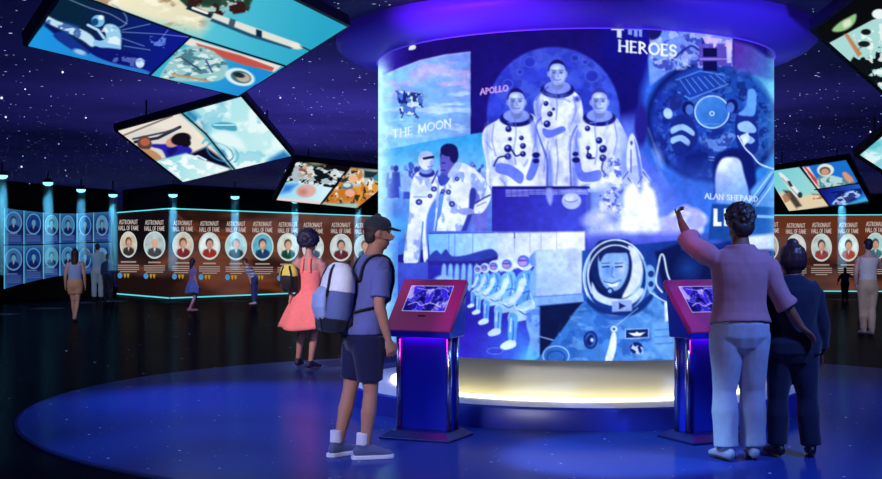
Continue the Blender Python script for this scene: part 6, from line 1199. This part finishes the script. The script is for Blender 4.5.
small(845, 36., 1.0, 5, sk_b, 'small child in dark clothes with arms held out, looking at the right mural', b_kid, w=1.25, arms={'L': [(-.2, 0, 1.38), (-.32, .02, 1.16), (-.38, .05, .95), None, .4], 'R': [(.2, 0, 1.38), (.34, .04, 1.30), (.42, .1, 1.25), None, .4]})
# ------------------------------------------------------------------ blue washes of the hall, then unseen added fills
def light(kind, name, loc, target, energy, col, size=1., spot=60, blend=.6, size_y=None):
    l = bpy.data.lights.new(name, kind); l.energy = energy; l.color = col
    if kind == 'AREA':
        l.size = size; l.spread = math.radians(48)
        if size_y: l.shape = 'RECTANGLE'; l.size_y = size_y
    else: l.shadow_soft_size = size
    if kind == 'SPOT': l.spot_size = math.radians(spot); l.spot_blend = blend
    o = bpy.data.objects.new(name, l); COL.objects.link(o); o.location = loc; o.rotation_euler = (Vector(target)-Vector(loc)).to_track_quat('-Z', 'Y').to_euler(); return o
light('SPOT', 'blue_wash', (-5.4, 8.6, 3.3), (-1.4, 9.0, 0), 420, (.12, .26, 1), .08, 34, .8)
light('SPOT', 'blue_wash', (-6.2, 11.4, 3.3), (-1.6, 11.9, 0), 420, (.12, .24, 1), .08, 34, .8)
light('SPOT', 'blue_wash', (-1.0, 6.4, 3.3), (-3.4, 9.8, 0), 260, (.1, .3, .9), .08, 40, .9)
light('SPOT', 'blue_wash', (-4.6, 6.4, 3.3), (-.2, 8.4, 0), 260, (.14, .26, 1), .08, 30, .7)
light('SPOT', 'blue_wash', (3.6, 6.6, 3.4), (1.6, 8.6, 0), 700, (.14, .3, 1), .12, 60, .8)
light('SPOT', 'blue_wash', (6.4, 9.6, 3.4), (4.4, 10.8, 0), 500, (.14, .26, 1), .12, 70, .8)
light('SPOT', 'blue_wash', (-3.0, 12.6, 3.4), (-2.0, 11.6, 0), 460, (.12, .24, 1), .12, 70, .8)
light('SPOT', 'blue_wash', (-.4, 6.6, 3.4), (1.3, 8.6, 0), 1300, (.25, .55, 1), .06, 26, .5)
light('SPOT', 'violet_fill', (-1.2, 8.4, 2.3), (.5, 10.2, 3.45), 560, (.5, .05, 1), .1, 46, 1)  # unseen violet spots added to brighten the canopy
light('SPOT', 'violet_fill', (3.4, 8.2, 2.3), (2.4, 10.2, 3.45), 190, (.24, .12, 1), .1, 60, 1)
light('AREA', 'front_fill', (-2.4, 3.6, 3.0), (-.6, 8.5, 1.0), 19, (.78, .78, 1), 1.2)  # unseen soft fill added from the camera side
light('SPOT', 'warm_fill', (-1.4, 4.2, 3.2), (2.2, 8.4, 1.2), 55, (1, .66, .6), .2, 24, .8)  # unseen spot added to warm the couple's left side
light('SPOT', 'visitor_fill', (-3.7, 11.3, 2.9), (-1.6, 14.9, .9), 760, (1, .84, .86), .2, 26, .8)  # unseen spots added to brighten the visitors farther back
light('SPOT', 'visitor_fill', (-8.2, 20.5, 3.4), (-7.8, 25.6, .8), 420, (.9, .9, 1), .2, 24, .8)
light('SPOT', 'visitor_fill', (-9.6, 31, 3.4), (-10.4, 36.6, .9), 400, (.7, .85, 1), .2, 26, .8)
light('SPOT', 'visitor_fill', (-6.2, 25, 3.4), (-6.1, 29.6, .7), 420, (.85, .8, 1), .2, 24, .8)
light('SPOT', 'visitor_fill', (-5.0, 29, 3.4), (-5.2, 33.5, .7), 420, (.9, .9, 1), .2, 24, .8)
light('SPOT', 'visitor_fill', (6.4, 16.5, 3.4), (7.6, 21.3, 1.), 520, (.9, .86, 1), .2, 24, .8)
light('SPOT', 'kiosk_fill', (1.3, 6.2, 3.3), (-.13, 9.3, 1.05), 150, (1, .2, .7), .1, 10, .5)  # unseen magenta spots added to brighten the kiosk heads
light('SPOT', 'kiosk_fill', (.9, 6.0, 3.3), (2.0, 9.2, 1.08), 130, (1, .2, .7), .1, 9, .5)
